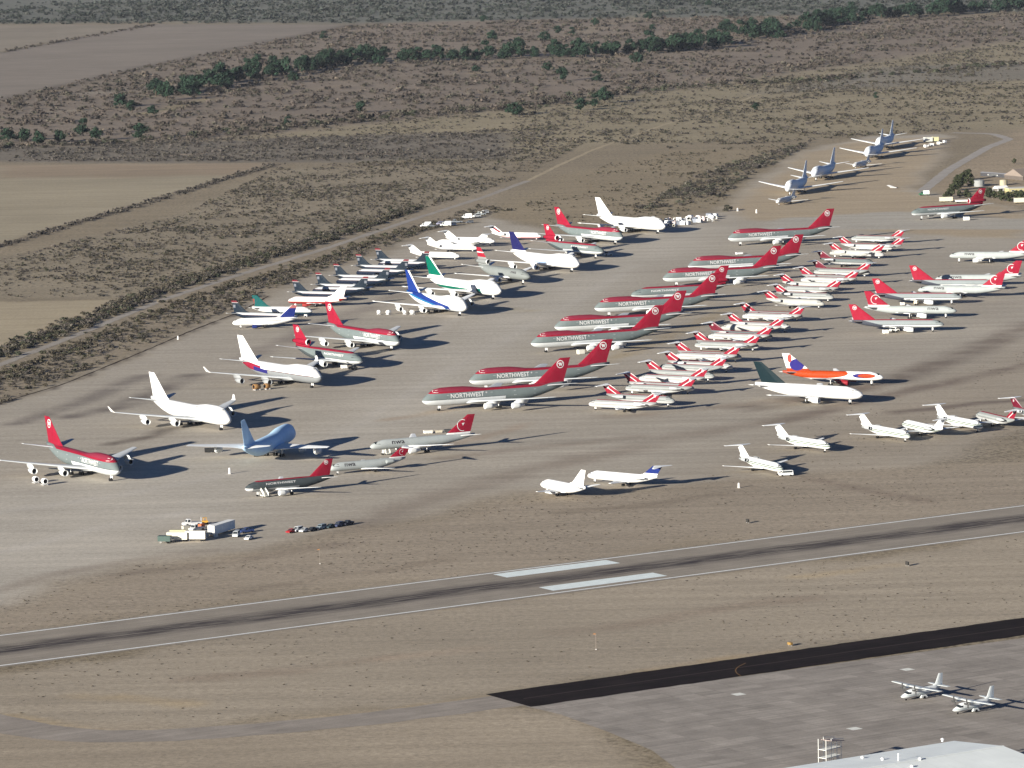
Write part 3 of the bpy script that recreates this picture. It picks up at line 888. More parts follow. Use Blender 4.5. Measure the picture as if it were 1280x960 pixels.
def rear_jet(ext, L):
    return dict(L=L,
        st=round_nose(4.6, 1.25, 4.75, 1.67, 2.35) + [(-9, 1.2, 4.75, 1.67), (-21 - ext, 1.2, 4.75, 1.67)] + taper_tail(-21 - ext, -33.0 - ext, 1.2, 4.75, 1.67, 3.9, 4.7, .3),
        wing=[(1.0, -13.2 - ext * .6, 6.8, 1.5), (2.2, -14.0 - ext * .6, 5.6, 1.6), (6.0, -16.2 - ext * .6, 3.8, 1.95), (14.2, -20.4 - ext * .6, 1.6, 2.7)], wt=.06,
        stab=[(.05, -31.4 - ext, 4.0, 8.35), (5.6, -34.6 - ext, 1.6, 8.2)], fin=[(4.3, -25.4 - ext, 7.0, 0), (8.4, -31.0 - ext, 4.3, 0)],
        eng=[], ez=(), rear_eng=(2.72, -23.4 - ext, 3.75, .74, 5.6), nose_gear=(-3.4, .32, 1, 2, 1.5), main=[(-18.6 - ext * .6, 2.5)], mr=.5, mrow=1, mcol=2,
        cock=(-1.5, 3.4, 3.95), belly=(-13.5 - ext * .6, -21 - ext * .6, 1.65, 1.05, 2.1))
SPEC['dc9'] = rear_jet(0, 36.4)

def airliner(kind, name, tag_, fus, fin_m, wing_m=None, eng_m=None, emblem=None, text=None, winglet=None, gear_m=None, engines=True, windows=True, tail_eng_m=None, cover=None, doors=()):
    S = SPEC[kind]
    half = S['L'] / 2
    root = empty(name)
    wing_m = wing_m or WING_GREY
    eng_m = eng_m or paint('engine_white', (.56, .57, .56), .4, .4, noise=.05)
    gear_m = gear_m or STRUT_W
    mb = MB(); loft(mb, S['st'], half)
    f = mb.build('fuselage', fus, root, smooth=True)
    bvh_f = BVHTree.FromPolygons([Vector(v) for v in mb.v], mb.f)
    # belly fairing
    x0, x1, w, zb, zt = S['belly']
    b = MB()
    st = []
    for i in range(9):
        t = i / 8
        k = math.sin(math.pi * min(max(t, .03), .97)) ** .5
        zc = (zb + zt) / 2
        st.append((x0 + (x1 - x0) * t, zc - (zc - zb) * k, zc + (zt - zc) * k * .6, w * (.55 + .5 * k)))
    loft(b, st, half, 16)
    b.build('belly_fairing', wing_m, root, smooth=True)
    ws = []
    for s in (1, -1):
        w_ = MB(); surface(w_, S['wing'], half, s, S['wt'])
        wo = w_.build('wing', wing_m, root, smooth=False)
        if winglet:
            y, x, c, z = S['wing'][-1]
            q = MB()
            surface(q, [(y, x - .3, c - .3, z), (y + .5, x - 1.4, 2.6, z + .7), (y + 1.2, x - 3.4, 1.3, z + 2.3)], half, s, .05)
            q.build('winglet', winglet, wo)
        t_ = MB(); surface(t_, S['stab'], half, s, .05)
        t_.build('tailplane', wing_m, root)
    fm = MB(); surface(fm, S['fin'], half, 1, .045, True)
    fo = fm.build('fin', fin_m, root)
    bvh_t = BVHTree.FromPolygons([Vector(v) for v in fm.v], fm.f)
    if emblem:
        art, cx, cz, r, em_m, flip = emblem
        for s in (1, -1):
            vs, fs = lay_on(art, bvh_t, s, lambda p: (cx + half + (-s if flip else 1) * p[0] * r, cz + p[1] * r))
            obj('emblem', mesh_of('emblem', vs, fs), em_m, fo)
    if text:
        for body, xs, wid, z0, hgt, tm in text:
            art = text_mesh(body)
            for s in (1, -1):
                if s > 0: pl = lambda p: (xs + half - p[0] * wid, z0 + p[1] * hgt)
                else: pl = lambda p: (xs + half - wid + p[0] * wid, z0 + p[1] * hgt)
                vs, fs = lay_on(art, bvh_f, s, pl, .05)
                obj('lettering', mesh_of('lettering', vs, fs), tm, f)
    if engines:
        for (y, xf, z, r, ln), wz in zip(S['eng'], S['ez']):
            for s in (1, -1):
                nacelle(root, half, s * y, xf, z, r, ln, eng_m, wz)
        if 'rear_eng' in S:
            y, xf, z, r, ln = S['rear_eng']
            for s in (1, -1):
                e = nacelle(root, half, s * y, xf, z, r, ln, eng_m)
                p = MB(); p.box((xf - ln * .5 + half, s * (y - .85), z), (ln * .45, 1.1, .28))
                p.build('pylon', eng_m, e)
        if 'tail_eng' in S:
            xf, z, r, ln = S['tail_eng']
            nacelle(root, half, 0, xf, z, r, ln, tail_eng_m or fin_m, name='tail_engine', tail=True)
            p = MB(); p.lathe_x([(0, .86 * r), (-.05, 1.0 * r), (-.6, 1.015 * r), (-.62, .98 * r)], (xf + half + .04, 0, z), 14)
            p.build('intake_lip', eng_m, root, smooth=True)
    # cockpit glass pressed on the nose
    cx, z0, z1 = S['cock']
    nx = []
    for s in (1, -1):
        vs, fs = [], []
        cols = 4
        for i in range(cols + 1):
            x = cx - i * .55
            for z in (z0 - i * .03, z1 + min(i, 2) * .10):
                h = bvh_f.ray_cast(Vector((x + half, s * 20, z)), Vector((0, -s, 0)))[0]
                y = h.y if h is not None else s * .15
                vs.append((x + half + .02, y + s * .05, z + .02))
            if i: fs.append((2 * i - 2, 2 * i - 1, 2 * i + 1, 2 * i))
        obj('cockpit_window', mesh_of('cockpit_window', vs, fs), cover or GLASS, f)
    # cabin doors: a raised outline of each
    for dx, dz, dh in doors:
        for s in (1, -1):
            q = [(-.55, 0), (.55, 0), (.55, dh), (-.55, dh), (-.38, .17), (.38, .17), (.38, dh - .17), (-.38, dh - .17)]
            q = [(a, z + (0 if i < 4 else 0)) for i, (a, z) in enumerate(q)]
            vs, fs = lay_on((q, [(0, 1, 5, 4), (1, 2, 6, 5), (2, 3, 7, 6), (3, 0, 4, 7)]), bvh_f, s, lambda p: (dx + half + p[0], dz + p[1]), .04)
            obj('cabin_door', mesh_of('cabin_door', vs, fs), DOOR_M, f)
    x, r, rows, cols, zt = S['nose_gear']
    gear(root, half, x, 0, zt, r, rows, cols, gear_m, 'nose_gear', door=1)
    for x, y in S['main']:
        for s in (1, -1):
            gear(root, half, x, s * y, S['wing'][1][3], S['mr'], S['mrow'], S['mcol'], gear_m, 'main_gear')
    return root

SPOT = {
'A':(-153.2,-378.5,299.4), 'B':(-118.8,-233.6,302.9), 'C':(-86.1,-93.8,305.4), 'D':(-54.2,47.8,302.3), 
'E':(-22.9,198.2,297.4), 'F':(-4.9,278.9,305.7), 'G':(39.2,419.6,303.9), 'H':(68.2,585.4,304.8), 
'I':(96.3,652.2,306.4), 'J':(-90.2,-278.9,76.0), 'R1':(-39.0,-181.3,203.1), 'R2':(-19.1,-112.6,202.2), 
'R3':(9.4,30.2,202.3), 'R4':(21.5,99.8,199.0), 'R5':(43.0,184.0,200.0), 'R6':(63.5,248.2,197.0), 
'R7':(83.3,331.0,199.0), 'R8':(99.8,397.0,199.0), 'R9':(130.6,563.0,201.3), 'K1':(-113.9,185.5,335.0), 
'K2':(-141.6,167.4,184.0), 'K3':(-102.9,215.4,344.0), 'K4':(-118.1,272.1,162.0), 'K7':(-107.4,322.0,160.0), 
'K9':(-96.2,369.7,157.0), 'K11':(-86.6,418.8,156.0), 'K13':(-75.7,464.1,156.0), 'K5':(-87.3,288.5,335.0), 
'K6':(-76.3,326.1,335.0), 'K8':(-68.3,374.9,335.0), 'K10':(-57.6,430.0,335.0), 'K12':(-47.6,464.5,335.0), 
'L1':(-28.9,509.8,332.4), 'L2':(-18.7,559.1,335.6), 'L3':(-8.4,601.4,334.9), 'L4':(-44.6,599.2,157.5), 
'M':(20.0,628.7,337.1), 'N1':(-69.8,-25.4,307.8), 'N2':(10.9,355.4,302.2), 'N3':(54.6,498.4,308.1), 
'N4':(253.6,714.0,205.9), 'O1':(-101.7,-423.4,208.3), 'O2':(-72.0,-368.3,207.0), 'O3':(-57.6,-316.1,205.9), 
'P1':(10.5,-423.4,123.3), 'P2':(28.3,-400.7,142.0), 'Q1':(103.0,-396.4,296.0), 'Q2':(125.8,-335.5,305.6), 
'Q3':(159.9,-309.6,301.5), 'Q4':(160.7,-271.0,113.7), 'Q5':(191.6,-285.2,297.8), 'Q6':(193.5,-248.0,111.6), 
'Q7':(225.0,-267.7,298.0), 'S1':(150.7,-188.7,326.4), 'S2':(165.2,-122.8,339.8), 'S3':(212.6,85.8,349.1), 
'S4':(224.9,145.8,347.1), 'S5':(234.3,210.0,348.5), 'S6':(215.0,252.2,163.0), 'S7':(259.5,275.3,348.0), 
'S8':(229.3,306.6,170.0), 'S9':(250.0,436.7,166.0), 'ra0':(70.2,-181.5,332.0), 'ra1':(80.4,-139.5,332.0), 
'ra2':(91.4,-95.8,332.0), 'ra3':(101.3,-62.7,332.0), 'ra4':(107.4,-24.5,332.0), 'ra5':(117.9,17.8,332.0), 
'ra6':(126.8,58.7,332.0), 'ra7':(138.1,96.9,332.0), 'ra8':(147.2,144.8,332.0), 'ra9':(162.4,203.0,332.0), 
'ra10':(169.5,235.4,332.0), 'ra11':(176.1,288.5,332.0), 'ra12':(189.0,326.1,332.0), 'ra13':(198.8,361.1,332.0), 
'ra14':(205.4,417.3,332.0), 'ra15':(215.5,465.1,332.0), 'ra16':(223.8,504.7,332.0), 'rc0':(32.8,-184.4,151.0), 
'rc1':(50.1,-132.1,151.0), 'rc2':(57.1,-97.8,151.0), 'rc3':(67.5,-58.1,151.0), 'rc4':(76.0,-14.8,151.0), 
'rc5':(87.7,29.8,151.0), 'rc6':(95.7,64.8,151.0), 'rc7':(103.7,101.0,151.0), 'rc8':(117.0,152.6,151.0), 
'rc9':(145.3,282.7,151.0), 'rc10':(158.4,330.3,151.0), 'rc11':(168.5,373.6,151.0), 'rc12':(185.1,481.2,151.0), 
'rc13':(200.0,518.8,151.0), 'rc14':(204.6,570.8,151.0), 'T1':(188.6,920.6,255.0), 'T2':(214.6,1041.7,253.0), 
'T3':(267.3,1229.0,255.0), 'T4':(283.7,1327.8,255.0), 'U1':(177.0,846.1,245.0), 'U2':(251.4,1150.0,245.0), 
'X1':(108.6,-847.4,216.1), 'X2':(121.2,-868.6,217.2), 
}

H_J, H_T, H_A, H_7, H_3, H_2, H_D = 35.3, 27.6, 27.0, 23.65, 16.7, 14.75, 18.2
RED_FIN = livery('red_fin', 0, [(30, RED)], dirt=.1)
WHITE_FIN = livery('white_fin', 0, [(30, W)])
def nw_bands(z1, z2):
    return [(z1 - .12, (.70, .71, .70)), (z1, (.10, .11, .11)), (z2, MG), (30, RED)]
NW_J = livery('nw_jumbo_paint', H_J, [(4.95, (.52, .54, .54)), (5.12, (.04, .045, .05)), (7.7, MG), (8.4, RED), (30, (.20, .022, .042))], [('below', -0.9, -.16, -80, -38, MG)])
PROTO = {}
J_DOORS = [(x_, 4.9, 2.1) for x_ in (-11, -19.5, -31.5, -42.5, -52)]
def proto(key, *a, **k):
    PROTO[key] = [airliner(*a, **k), 0, SPEC[a[0]]['L'] / 2]
R_EM = (ROUND_MARK, -65.4, 16.6, 1.75, WHITE_MARK, True)
proto('j_nw', 'jumbo', 'jumbo_jet', '', NW_J, RED_FIN, WING_GREY, emblem=R_EM, text=[('NORTHWEST', -12.2, 15.6, 5.5, 1.95, WHITE_MARK), ('*', -28.6, .8, 6.6, .8, WHITE_MARK)], cover=FOIL_M, doors=[(x_, 4.9, 2.1) for x_ in (-11, -19.5, -31.5, -42.5, -52)])
proto('j_400', 'jumbo', 'jumbo_jet', '', livery('white_jumbo_paint', H_J, [(30, W)], [('stripe', 5.85, 0, .34, -58, -7, (.17, .175, .18)), ('stripe', 8.6, 0, .26, -26, -8, (.2, .2, .21)), ('stripe', 4.0, 0, .12, -60, -5, (.3, .3, .3))]), WHITE_FIN, WING_GREY, winglet=WHITE_MARK, doors=J_DOORS)
proto('j_maroon', 'jumbo', 'jumbo_jet', '', livery('grey_belly_paint', H_J, [(5.5, (.19, .20, .205)), (30, W)],
      [('stripe', 5.6, 0, .3, -46, -3, (.06, .02, .025)), ('below', 3.0, -.085, -64, -46, (.20, .012, .03)), ('below', 2.6, -.075, -52, -40, (.02, .018, .12)), ('below', 1.3, -.065, -80, -38, (.19, .20, .205))]), WHITE_FIN, WING_GREY,
      eng_m=paint('engine_grey', (.27, .28, .285), .4, .4), winglet=WHITE_MARK)
proto('j_shaded', 'jumbo', 'jumbo_jet', '', livery('shade_blue_paint', H_J, [(30, (.44, .64, .84))]), livery('shade_blue_fin', 0, [(30, (.40, .60, .80))]), WING_PALE)  # white jet in shade: the blue of the skylight is put into its colour
proto('j_blue', 'jumbo', 'jumbo_jet', '', livery('blue_sash_paint', H_J, [(3.6, (.55, .57, .58)), (30, W)],
      [('stripe', 2.0, -.112, 2.1, -80, -14, (.010, .030, .17)), ('stripe', .55, -.112, .9, -80, -18, (.02, .13, .26)), ('above', 3.05, -.112, -80, -50, (.010, .030, .17))]),
      livery('blue_white_fin', H_J, [(30, (.010, .030, .17))], [('above', -35.2, -.813, -80, -40, W)]), WING_PALE)
GREEN = (.0, .10, .065)
proto('j_green', 'jumbo', 'jumbo_jet', '', livery('green_belly_paint', H_J, [(3.9, (.70, .71, .70)), (30, W)], [('stripe', 3.4, -.02, 1.5, -58, -26, GREEN), ('stripe', 4.1, 0, 2.6, -18.6, -14.6, (.008, .11, .09))]),
      livery('green_fin', H_J, [(9.6, W), (30, GREEN)], [('above', -34.9, -.813, -80, -40, W)]), WING_PALE)
proto('j_bluetail', 'jumbo', 'jumbo_jet', '', livery('worn_white_paint', H_J, [(30, W)], [('stripe', 6.0, 0, .18, -56, -8, (.5, .48, .44)), ('stripe', 8.4, 0, .16, -28, -8, (.55, .52, .48)), ('stripe', 4.3, 0, .9, -40, -28, (.25, .35, .5))]),
      livery('indigo_fin', H_J, [(9.2, W), (30, (.012, .012, .07))]), WING_PALE)
proto('j_white', 'jumbo', 'jumbo_jet', '', livery('plain_white_paint', H_J, [(30, W)], [('stripe', 5.85, 0, .3, -58, -7, (.22, .22, .23)), ('stripe', 8.6, 0, .24, -24, -8, (.24, .24, .24))]), WHITE_FIN, WING_PALE, doors=J_DOORS)
proto('j_noeng', 'jumbo', 'jumbo_jet', '', livery('shade_tinted_white_paint', H_J, [(30, (.66, .70, .73))]), livery('shade_tinted_white_fin', 0, [(30, (.58, .63, .68))]), WING_PALE, engines=False)  # bluish tone of the shaded sides is mixed into this white
NW_T = livery('nw_trijet_paint', H_T, [(4.35, (.52, .54, .54)), (4.5, (.04, .045, .05)), (7.65, MG), (8.15, RED), (30, (.20, .022, .042))], [('below', -2.1, -.19, -80, -34, DG)])
proto('t_nw', 'tri', 'trijet_airliner', '', NW_T, livery('nw_trijet_fin', H_T, [(30, RED)]), WING_GREY, emblem=(ROUND_MARK, -51.0, 15.6, 1.25, WHITE_MARK, True), text=[('NORTHWEST', -10.5, 15.5, 5.9, 1.0, WHITE_MARK)], tail_eng_m=livery('nw_tail_engine', 0, [(30, RED)]))
proto('t_grey', 'tri', 'trijet_airliner', '', livery('grey_trijet_paint', H_T, [(30, (.17, .185, .18))]), livery('grey_trijet_fin', H_T, [(12.4, (.20, .21, .205)), (30, (.25, .012, .025))], [('stripe', 15.0, 0, .5, -80, -40, W)]), WING_PALE, tail_eng_m=paint('grey_tail_engine', (.19, .2, .195), .4, .4), text=[('nwa', -9.5, 5.5, 5.9, 1.2, BLACK_MARK)])
NW_7 = livery('nw_757_paint', H_7, [(3.55, (.52, .54, .54)), (3.7, (.05, .055, .055)), (5.82, (.20, .225, .23)), (30, RED)], [('below', -3.6, -.235, -80, -30, (.045, .05, .065))])
proto('7_nw', 'b757', 'narrowbody_jet', '', NW_7, livery('nw_757_fin', 0, [(30, (.25, .009, .026))]), WING_PALE, emblem=(ROUND_MARK, -44.0, 11.9, 1.05, WHITE_MARK, True))
SILVER = (.31, .335, .33)
FIN_NWA = lambda k, h, z: livery('nwa_fin_' + k, h, [(z, W), (30, (.23, .009, .025))])
proto('7_nwa', 'b757', 'narrowbody_jet', '', livery('nwa_757_paint', H_7, [(30, SILVER)]), FIN_NWA('757', H_7, 6.6), WING_PALE, emblem=(ARC_MARK, -41.2, 9.4, 2.4, WHITE_MARK, True), text=[('nwa', -9.0, 5.6, 4.3, 1.25, BLACK_MARK)])
proto('7_orange', 'b757', 'narrowbody_jet', '', livery('orange_swoosh_paint', H_7, [(30, W)],
      [('ell', -33, 5.2, 17.0, 2.4, (.33, .04, .007)), ('ell', -8.6, 4.4, 5.2, 1.05, (.016, .012, .12)), ('ell', -7.4, 4.4, 4.0, .95, (.27, .033, .006)), ('below', 3.0, .0, -80, 0, W)]),
      livery('blue_orange_fin', H_7, [(7.0, (.26, .03, .006)), (30, W)], [('ell', -40.0, 8.6, 3.4, 2.6, (.016, .012, .13)), ('ell', -43.4, 11.4, 1.0, 1.8, (.28, .05, .04))]), WING_PALE, eng_m=paint('engine_red', (.22, .012, .02), .4, .4))
proto('a_green', 'a300', 'widebody_twinjet', '', livery('plain_white_wide', H_A, [(30, W)], [('stripe', 5.2, 0, .3, -42, -6, (.2, .2, .21))]), livery('dark_teal_fin', 0, [(30, (.004, .014, .018))]), WING_PALE)
proto('3_nw', 'a320', 'narrowbody_jet', '', livery('nw_320_paint', H_3 + 2.1, [(3.0, (.30, .31, .31)), (5.62, DG), (30, RED)], [('below', 1.0, .0, -36, -2.5, W), ('below', 3.4, 0, -2.6, 1, W), ('below', -2.4, -.25, -80, -22, DG)]), RED_FIN, WING_PALE, emblem=(ROUND_MARK, -34.2, 10.6, .85, WHITE_MARK, True), text=[('NORTHWEST', -8.0, 12.5, 4.3, .75, WHITE_MARK)])
US_FIN = livery('navy_fin', H_3, [(9.85, (.006, .013, .023)), (10.05, (.4, .4, .4)), (30, (.11, .012, .018))], [('stripe', 8.2, .0, 1.5, -32, -30.6, (.12, .13, .15))])
proto('n_navy', 'b737', 'narrowbody_jet', '', livery('navy_white_paint', H_3, [(3.9, (.008, .013, .028)), (4.05, (.10, .014, .02)), (30, (.38, .39, .40))], [('below', -2.1, -.235, -80, -19, (.006, .012, .024))]), US_FIN, WING_PALE, eng_m=paint('engine_pale', (.33, .345, .35), .4, .4))
proto('n_blue', 'b737', 'narrowbody_jet', '', livery('white_737_paint', H_3, [(30, W)], [('stripe', 3.75, 0, .28, -25, -4, (.17, .175, .18))]), livery('blue_red_fin', H_3, [(9.6, (.012, .022, .13)), (30, (.3, .10, .10))], [('above', -17.2, -.93, -80, -10, W)]), WING_PALE, eng_m=paint('engine_blue', (.012, .022, .12), .4, .4))
proto('n_teal', 'b737', 'narrowbody_jet', '', livery('teal_737_paint', H_3, [(2.6, (.015, .04, .06)), (30, W)]), livery('teal_fin', H_3, [(30, (.003, .065, .065))], [('below', 9.2, 0, -40, -31.6, (.2, .04, .03))]), WING_PALE)
proto('n_coral', 'b737', 'narrowbody_jet', '', livery('coral_737_paint', H_3, [(2.45, (.23, .02, .018)), (2.8, (.36, .12, .11)), (30, (.66, .58, .56))], [('below', 4.3, 0, -40, -29, (.23, .02, .018))]), livery('pink_fin', H_3, [(30, (.80, .72, .70))], [('above', -21.5, -1.0, -80, -31.5, (.5, .22, .2))]), WING_PALE, eng_m=paint('engine_coral', (.24, .025, .022), .4, .4))
proto('n_white', 'b732', 'narrowbody_jet', '', livery('white_732_paint', H_2, [(30, W)], [('stripe', 3.75, 0, .28, -22, -4, (.2, .2, .21))]), WHITE_FIN, WING_PALE)
D_FIN = livery('striped_red_fin', H_D, [(30, (.20, .009, .023))], [('stripe', -11.1, -.62, .24, -40, -20, W), ('stripe', -12.9, -.62, .34, -40, -20, W)])
D_FIN2 = livery('dark_red_fin', H_D, [(30, (.10, .007, .018))], [('stripe', -11.2, -.62, .4, -40, -20, (.3, .22, .24))])
def dpaint(n, side, top, low):
    return livery(n, H_D, [(2.35, low), (2.5, (.09, .05, .05)), (3.75, side), (4.5, top), (30, (.22, .03, .04))], [('stripe', 2.95, 0, .16, -24, -4, (.07, .075, .075))])
D_EM = (ROUND_MARK, -32.2, 7.2, .55, WHITE_MARK, True)
proto('d_grey', 'dc9', 'rear_engine_jet', '', dpaint('rear_jet_grey', (.24, .255, .25), (.18, .19, .19), (.46, .47, .46)), D_FIN, WING_PALE, eng_m=paint('engine_pale', (.33, .345, .35), .4, .4), emblem=D_EM)
proto('d_pale', 'dc9', 'rear_engine_jet', '', dpaint('rear_jet_pale', (.36, .36, .35), (.22, .228, .228), (.5, .5, .49)), D_FIN, WING_PALE, emblem=D_EM)
proto('d_dark', 'dc9', 'rear_engine_jet', '', dpaint('rear_jet_dark', (.11, .13, .13), (.10, .115, .12), (.34, .35, .345)), D_FIN2, WING_PALE, emblem=D_EM)
proto('d_silver', 'dc9', 'rear_engine_jet', '', livery('rear_jet_silver', H_D, [(30, (.33, .33, .31))]), D_FIN, WING_PALE, eng_m=paint('engine_pale', (.33, .345, .35), .4, .4))
proto('d_stripped', 'dc9', 'rear_engine_jet', '', dpaint('rear_jet_grey', (0, 0, 0), (0, 0, 0), (0, 0, 0)), D_FIN, WING_PALE, engines=False, emblem=D_EM)
proto('d_white', 'dc9', 'rear_engine_jet', '', livery('rear_jet_white', H_D, [(30, W)], [('stripe', 3.25, 0, .26, -24, -4, (.2, .2, .21))]), livery('rear_white_fin', H_D, [(30, W)]), WING_PALE)
proto('d_swirl', 'dc9', 'rear_engine_jet', '', livery('rear_jet_redline', H_D, [(2.3, (.6, .3, .3)), (30, W)]), livery('red_patch_fin', H_D, [(30, W)], [('stripe', -12.4, -.62, 1.3, -40, -25, (.16, .01, .02)), ('ell', -32.0, 7.6, 1.0, .6, (.05, .05, .06))]), WING_PALE)
proto('d_bluetail', 'dc9', 'rear_engine_jet', '', livery('rear_jet_blueline', H_D, [(3.35, W), (3.55, (.07, .08, .16)), (30, W)]), livery('rear_blue_fin', H_D, [(5.4, W), (30, (.009, .02, .12))]), WING_PALE)
G_FIN = livery('crest_fin', H_D, [(30, W)], [('stripe', 6.4, 0, .8, -32.6, -30.2, (.30, .36, .40))])
proto('d_green', 'dc9', 'rear_engine_jet', '', livery('green_stripe_paint', H_D, [(2.45, W), (2.78, (.02, .07, .02)), (3.15, (.45, .47, .45)), (3.45, (.018, .045, .028)), (30, W)]), G_FIN, WING_PALE, eng_m=paint('engine_pale', (.33, .345, .35), .4, .4))
proto('d_nwa', 'dc9', 'rear_engine_jet', '', livery('nwa_rear_paint', H_D, [(30, SILVER)]), FIN_NWA('dc9', H_D, 4.9), WING_PALE, eng_m=paint('engine_silver', SILVER, .4, .4), emblem=(ARC_MARK, -31.6, 6.6, 1.25, WHITE_MARK, True), text=[('nwa', -6.0, 4.6, 3.1, 1.15, BLACK_MARK)])

def park(key, spot, label, cat='airliner', group=None, pitch=0.0):
    x, y, h = SPOT[spot]
    p = PROTO[key]
    r = p[0] if p[1] == 0 else copy_tree(p[0])
    p[1] += 1
    half = p[2]
    h = R(h)
    r.location = (x - half * math.cos(h), y - half * math.sin(h), 0.04)
    r.rotation_euler = (0, pitch, h)
    tag(r, label, cat, group)
    return r

JR = 'red and grey jumbo jets in the diagonal row'
JL = 'jumbo jets along the left lane'
park('j_nw', 'A', 'red-tailed jumbo jet nearest the left edge of the photo', 'jumbo jet', JL)
park('j_400', 'B', 'all-white jumbo jet with upturned wingtips, nearest the front of the left lane', 'jumbo jet', JL)
park('j_maroon', 'C', 'white jumbo jet with grey belly and red-blue patch under the tail', 'jumbo jet', JL)
park('j_nw', 'D', 'red-tailed jumbo jet beside the red-tailed trijet, behind the white grey-bellied jumbo', 'jumbo jet', JL)
park('j_blue', 'E', 'white jumbo jet with blue fin and blue sash along its side', 'jumbo jet', JL)
park('j_green', 'F', 'white jumbo jet with a bright green fin', 'jumbo jet', JL)
park('j_bluetail', 'G', 'white jumbo jet with an indigo fin, in front of the red-tailed trijet', 'jumbo jet', JL)
park('j_nw', 'H', 'red-tailed jumbo jet at the far end of the left lane beside an all-white jumbo', 'jumbo jet', JL)
park('j_white', 'I', 'all-white jumbo jet farthest up the left lane, beside the junk heap', 'jumbo jet', JL)
park('j_shaded', 'J', 'jumbo jet seen from behind, its shaded side bluish', 'jumbo jet')
for k, w in zip(('R1', 'R2', 'R3', 'R4', 'R5', 'R7', 'R8', 'R9'), ('nearest', 'second', 'third', 'fourth', 'fifth', 'sixth', 'seventh', 'eighth and farthest')):
    park('j_nw', k, 'red-topped grey jumbo jet, %s in the diagonal row facing left' % w, 'jumbo jet', JR)
park('t_nw', 'R6', 'red-topped grey trijet parked between jumbo jets in the diagonal row', 'trijet')
park('t_nw', 'N1', 'red-tailed trijet in the left lane behind the white grey-bellied jumbo', 'trijet')
park('t_grey', 'N2', 'grey trijet with a red and white fin beside the green-tailed jumbo', 'trijet')
park('t_nw', 'N3', 'red-tailed trijet between the indigo-tailed and the far red-tailed jumbo', 'trijet')
park('t_nw', 'N4', 'red-topped grey trijet alone at the right, before the buildings', 'trijet')
NG = 'navy-tailed jets in the packed left rows'
park('n_navy', 'K1', 'navy-tailed white jet half hidden behind the blue-finned jet at the scrub edge', 'airliner', NG)
park('n_blue', 'K2', 'white jet with blue fin and blue engine, facing left at the scrub edge', 'airliner')
park('n_teal', 'K3', 'white jet with a teal fin, facing right at the scrub edge', 'airliner')
park('n_coral', 'K4', 'pink-white jet with a red belly, facing left', 'airliner')
for k, w in zip(('K7', 'K9', 'K11', 'K13'), ('nearest', 'second', 'third', 'farthest')):
    park('n_navy', k, 'white jet with navy belly facing left, %s of its kind behind the pink-white jet' % w, 'airliner', NG)
for k, w in zip(('K5', 'K6', 'K8', 'K10', 'K12'), ('nearest', 'second', 'third', 'fourth', 'farthest')):
    park('n_navy', k, 'navy-finned jet facing right against the scrub, %s beyond the teal-finned jet' % w, 'airliner', NG)
park('d_white', 'L1', 'plain white T-tailed jet, nearest of the white group, facing right', 'airliner')
park('d_white', 'L2', 'plain white T-tailed jet facing right, second of the white group', 'airliner')
park('d_white', 'L3', 'plain white T-tailed jet facing right, farthest of the white group', 'airliner')
park('d_white', 'L4', 'plain white T-tailed jet facing left among the white group', 'airliner')
park('d_swirl', 'M', 'white T-tailed jet with a dark red patch on its fin, facing right', 'airliner')
park('3_nw', 'O1', 'dark grey jet with red fin and white stairs at its door, near the parked vans', 'airliner')
park('d_nwa', 'O2', 'silver jet with a red fin, between the dark grey jet and the larger silver jet', 'airliner')
park('7_nwa', 'O3', 'larger silver jet with a red fin and white stairs, before the nearest grey jumbo', 'airliner')
park('n_white', 'P1', 'short all-white jet facing left above the runway', 'airliner')
park('d_bluetail', 'P2', 'white T-tailed jet with a blue fin above the runway', 'airliner')
GG = 'white jets with green side stripes'
park('d_green', 'Q1', 'white green-striped jet nearest the runway, a white van at its nose', 'airliner', GG)
park('d_green', 'Q2', 'white green-striped jet facing right, second from the runway', 'airliner', GG)
park('d_green', 'Q3', 'white green-striped jet facing right, third from the left of its line', 'airliner', GG)
park('d_green', 'Q4', 'white green-striped jet turned to face left, tail against the next jet', 'airliner', GG)
park('d_green', 'Q5', 'white green-striped jet facing right, rightmost of its kind', 'airliner', GG)
park('d_grey', 'Q6', 'red-topped grey T-tailed jet facing left at the right edge of the green-striped line', 'airliner')
park('d_dark', 'Q7', 'red-tailed T-tailed jet cut off by the right edge, last of the line', 'airliner')
park('a_green', 'S1', 'white wide twinjet with a dark teal fin', 'airliner')
park('7_orange', 'S2', 'white jet with bright orange sash and blue patch on its fin', 'airliner')
park('7_nw', 'S3', 'red-tailed long jet facing right, nearest of the right-hand group', 'airliner')
park('7_nwa', 'S4', 'silver long jet with a ringed red fin facing right, second of the right-hand group', 'airliner')
park('7_nw', 'S5', 'red-tailed long jet facing right, third of the right-hand group', 'airliner')
park('7_nwa', 'S6', 'silver long jet with ringed red fin facing left, nearest of its kind at right', 'airliner')
park('7_nw', 'S7', 'red-tailed long jet facing right behind two silver ones, farthest of the right-hand group', 'airliner')
park('7_nwa', 'S8', 'silver long jet facing left, partly hidden behind a red-tailed jet at the right', 'airliner')
park('7_nwa', 'S9', 'silver long jet facing left alone at the right edge, its fin cut off', 'airliner')
ORD = ['nearest', 'second', 'third', 'fourth', 'fifth', 'sixth', 'seventh', 'eighth', 'ninth', 'tenth', 'eleventh', 'twelfth', 'thirteenth', 'fourteenth', 'fifteenth', 'sixteenth', 'seventeenth']
RG = 'small red-tailed jets in the packed double row'
ks = ['d_grey', 'd_pale', 'd_stripped', 'd_pale', 'd_grey', 'd_stripped', 'd_dark', 'd_pale', 'd_grey', 'd_silver', 'd_grey', 'd_silver', 'd_grey', 'd_dark', 'd_dark', 'd_pale', 'd_pale']
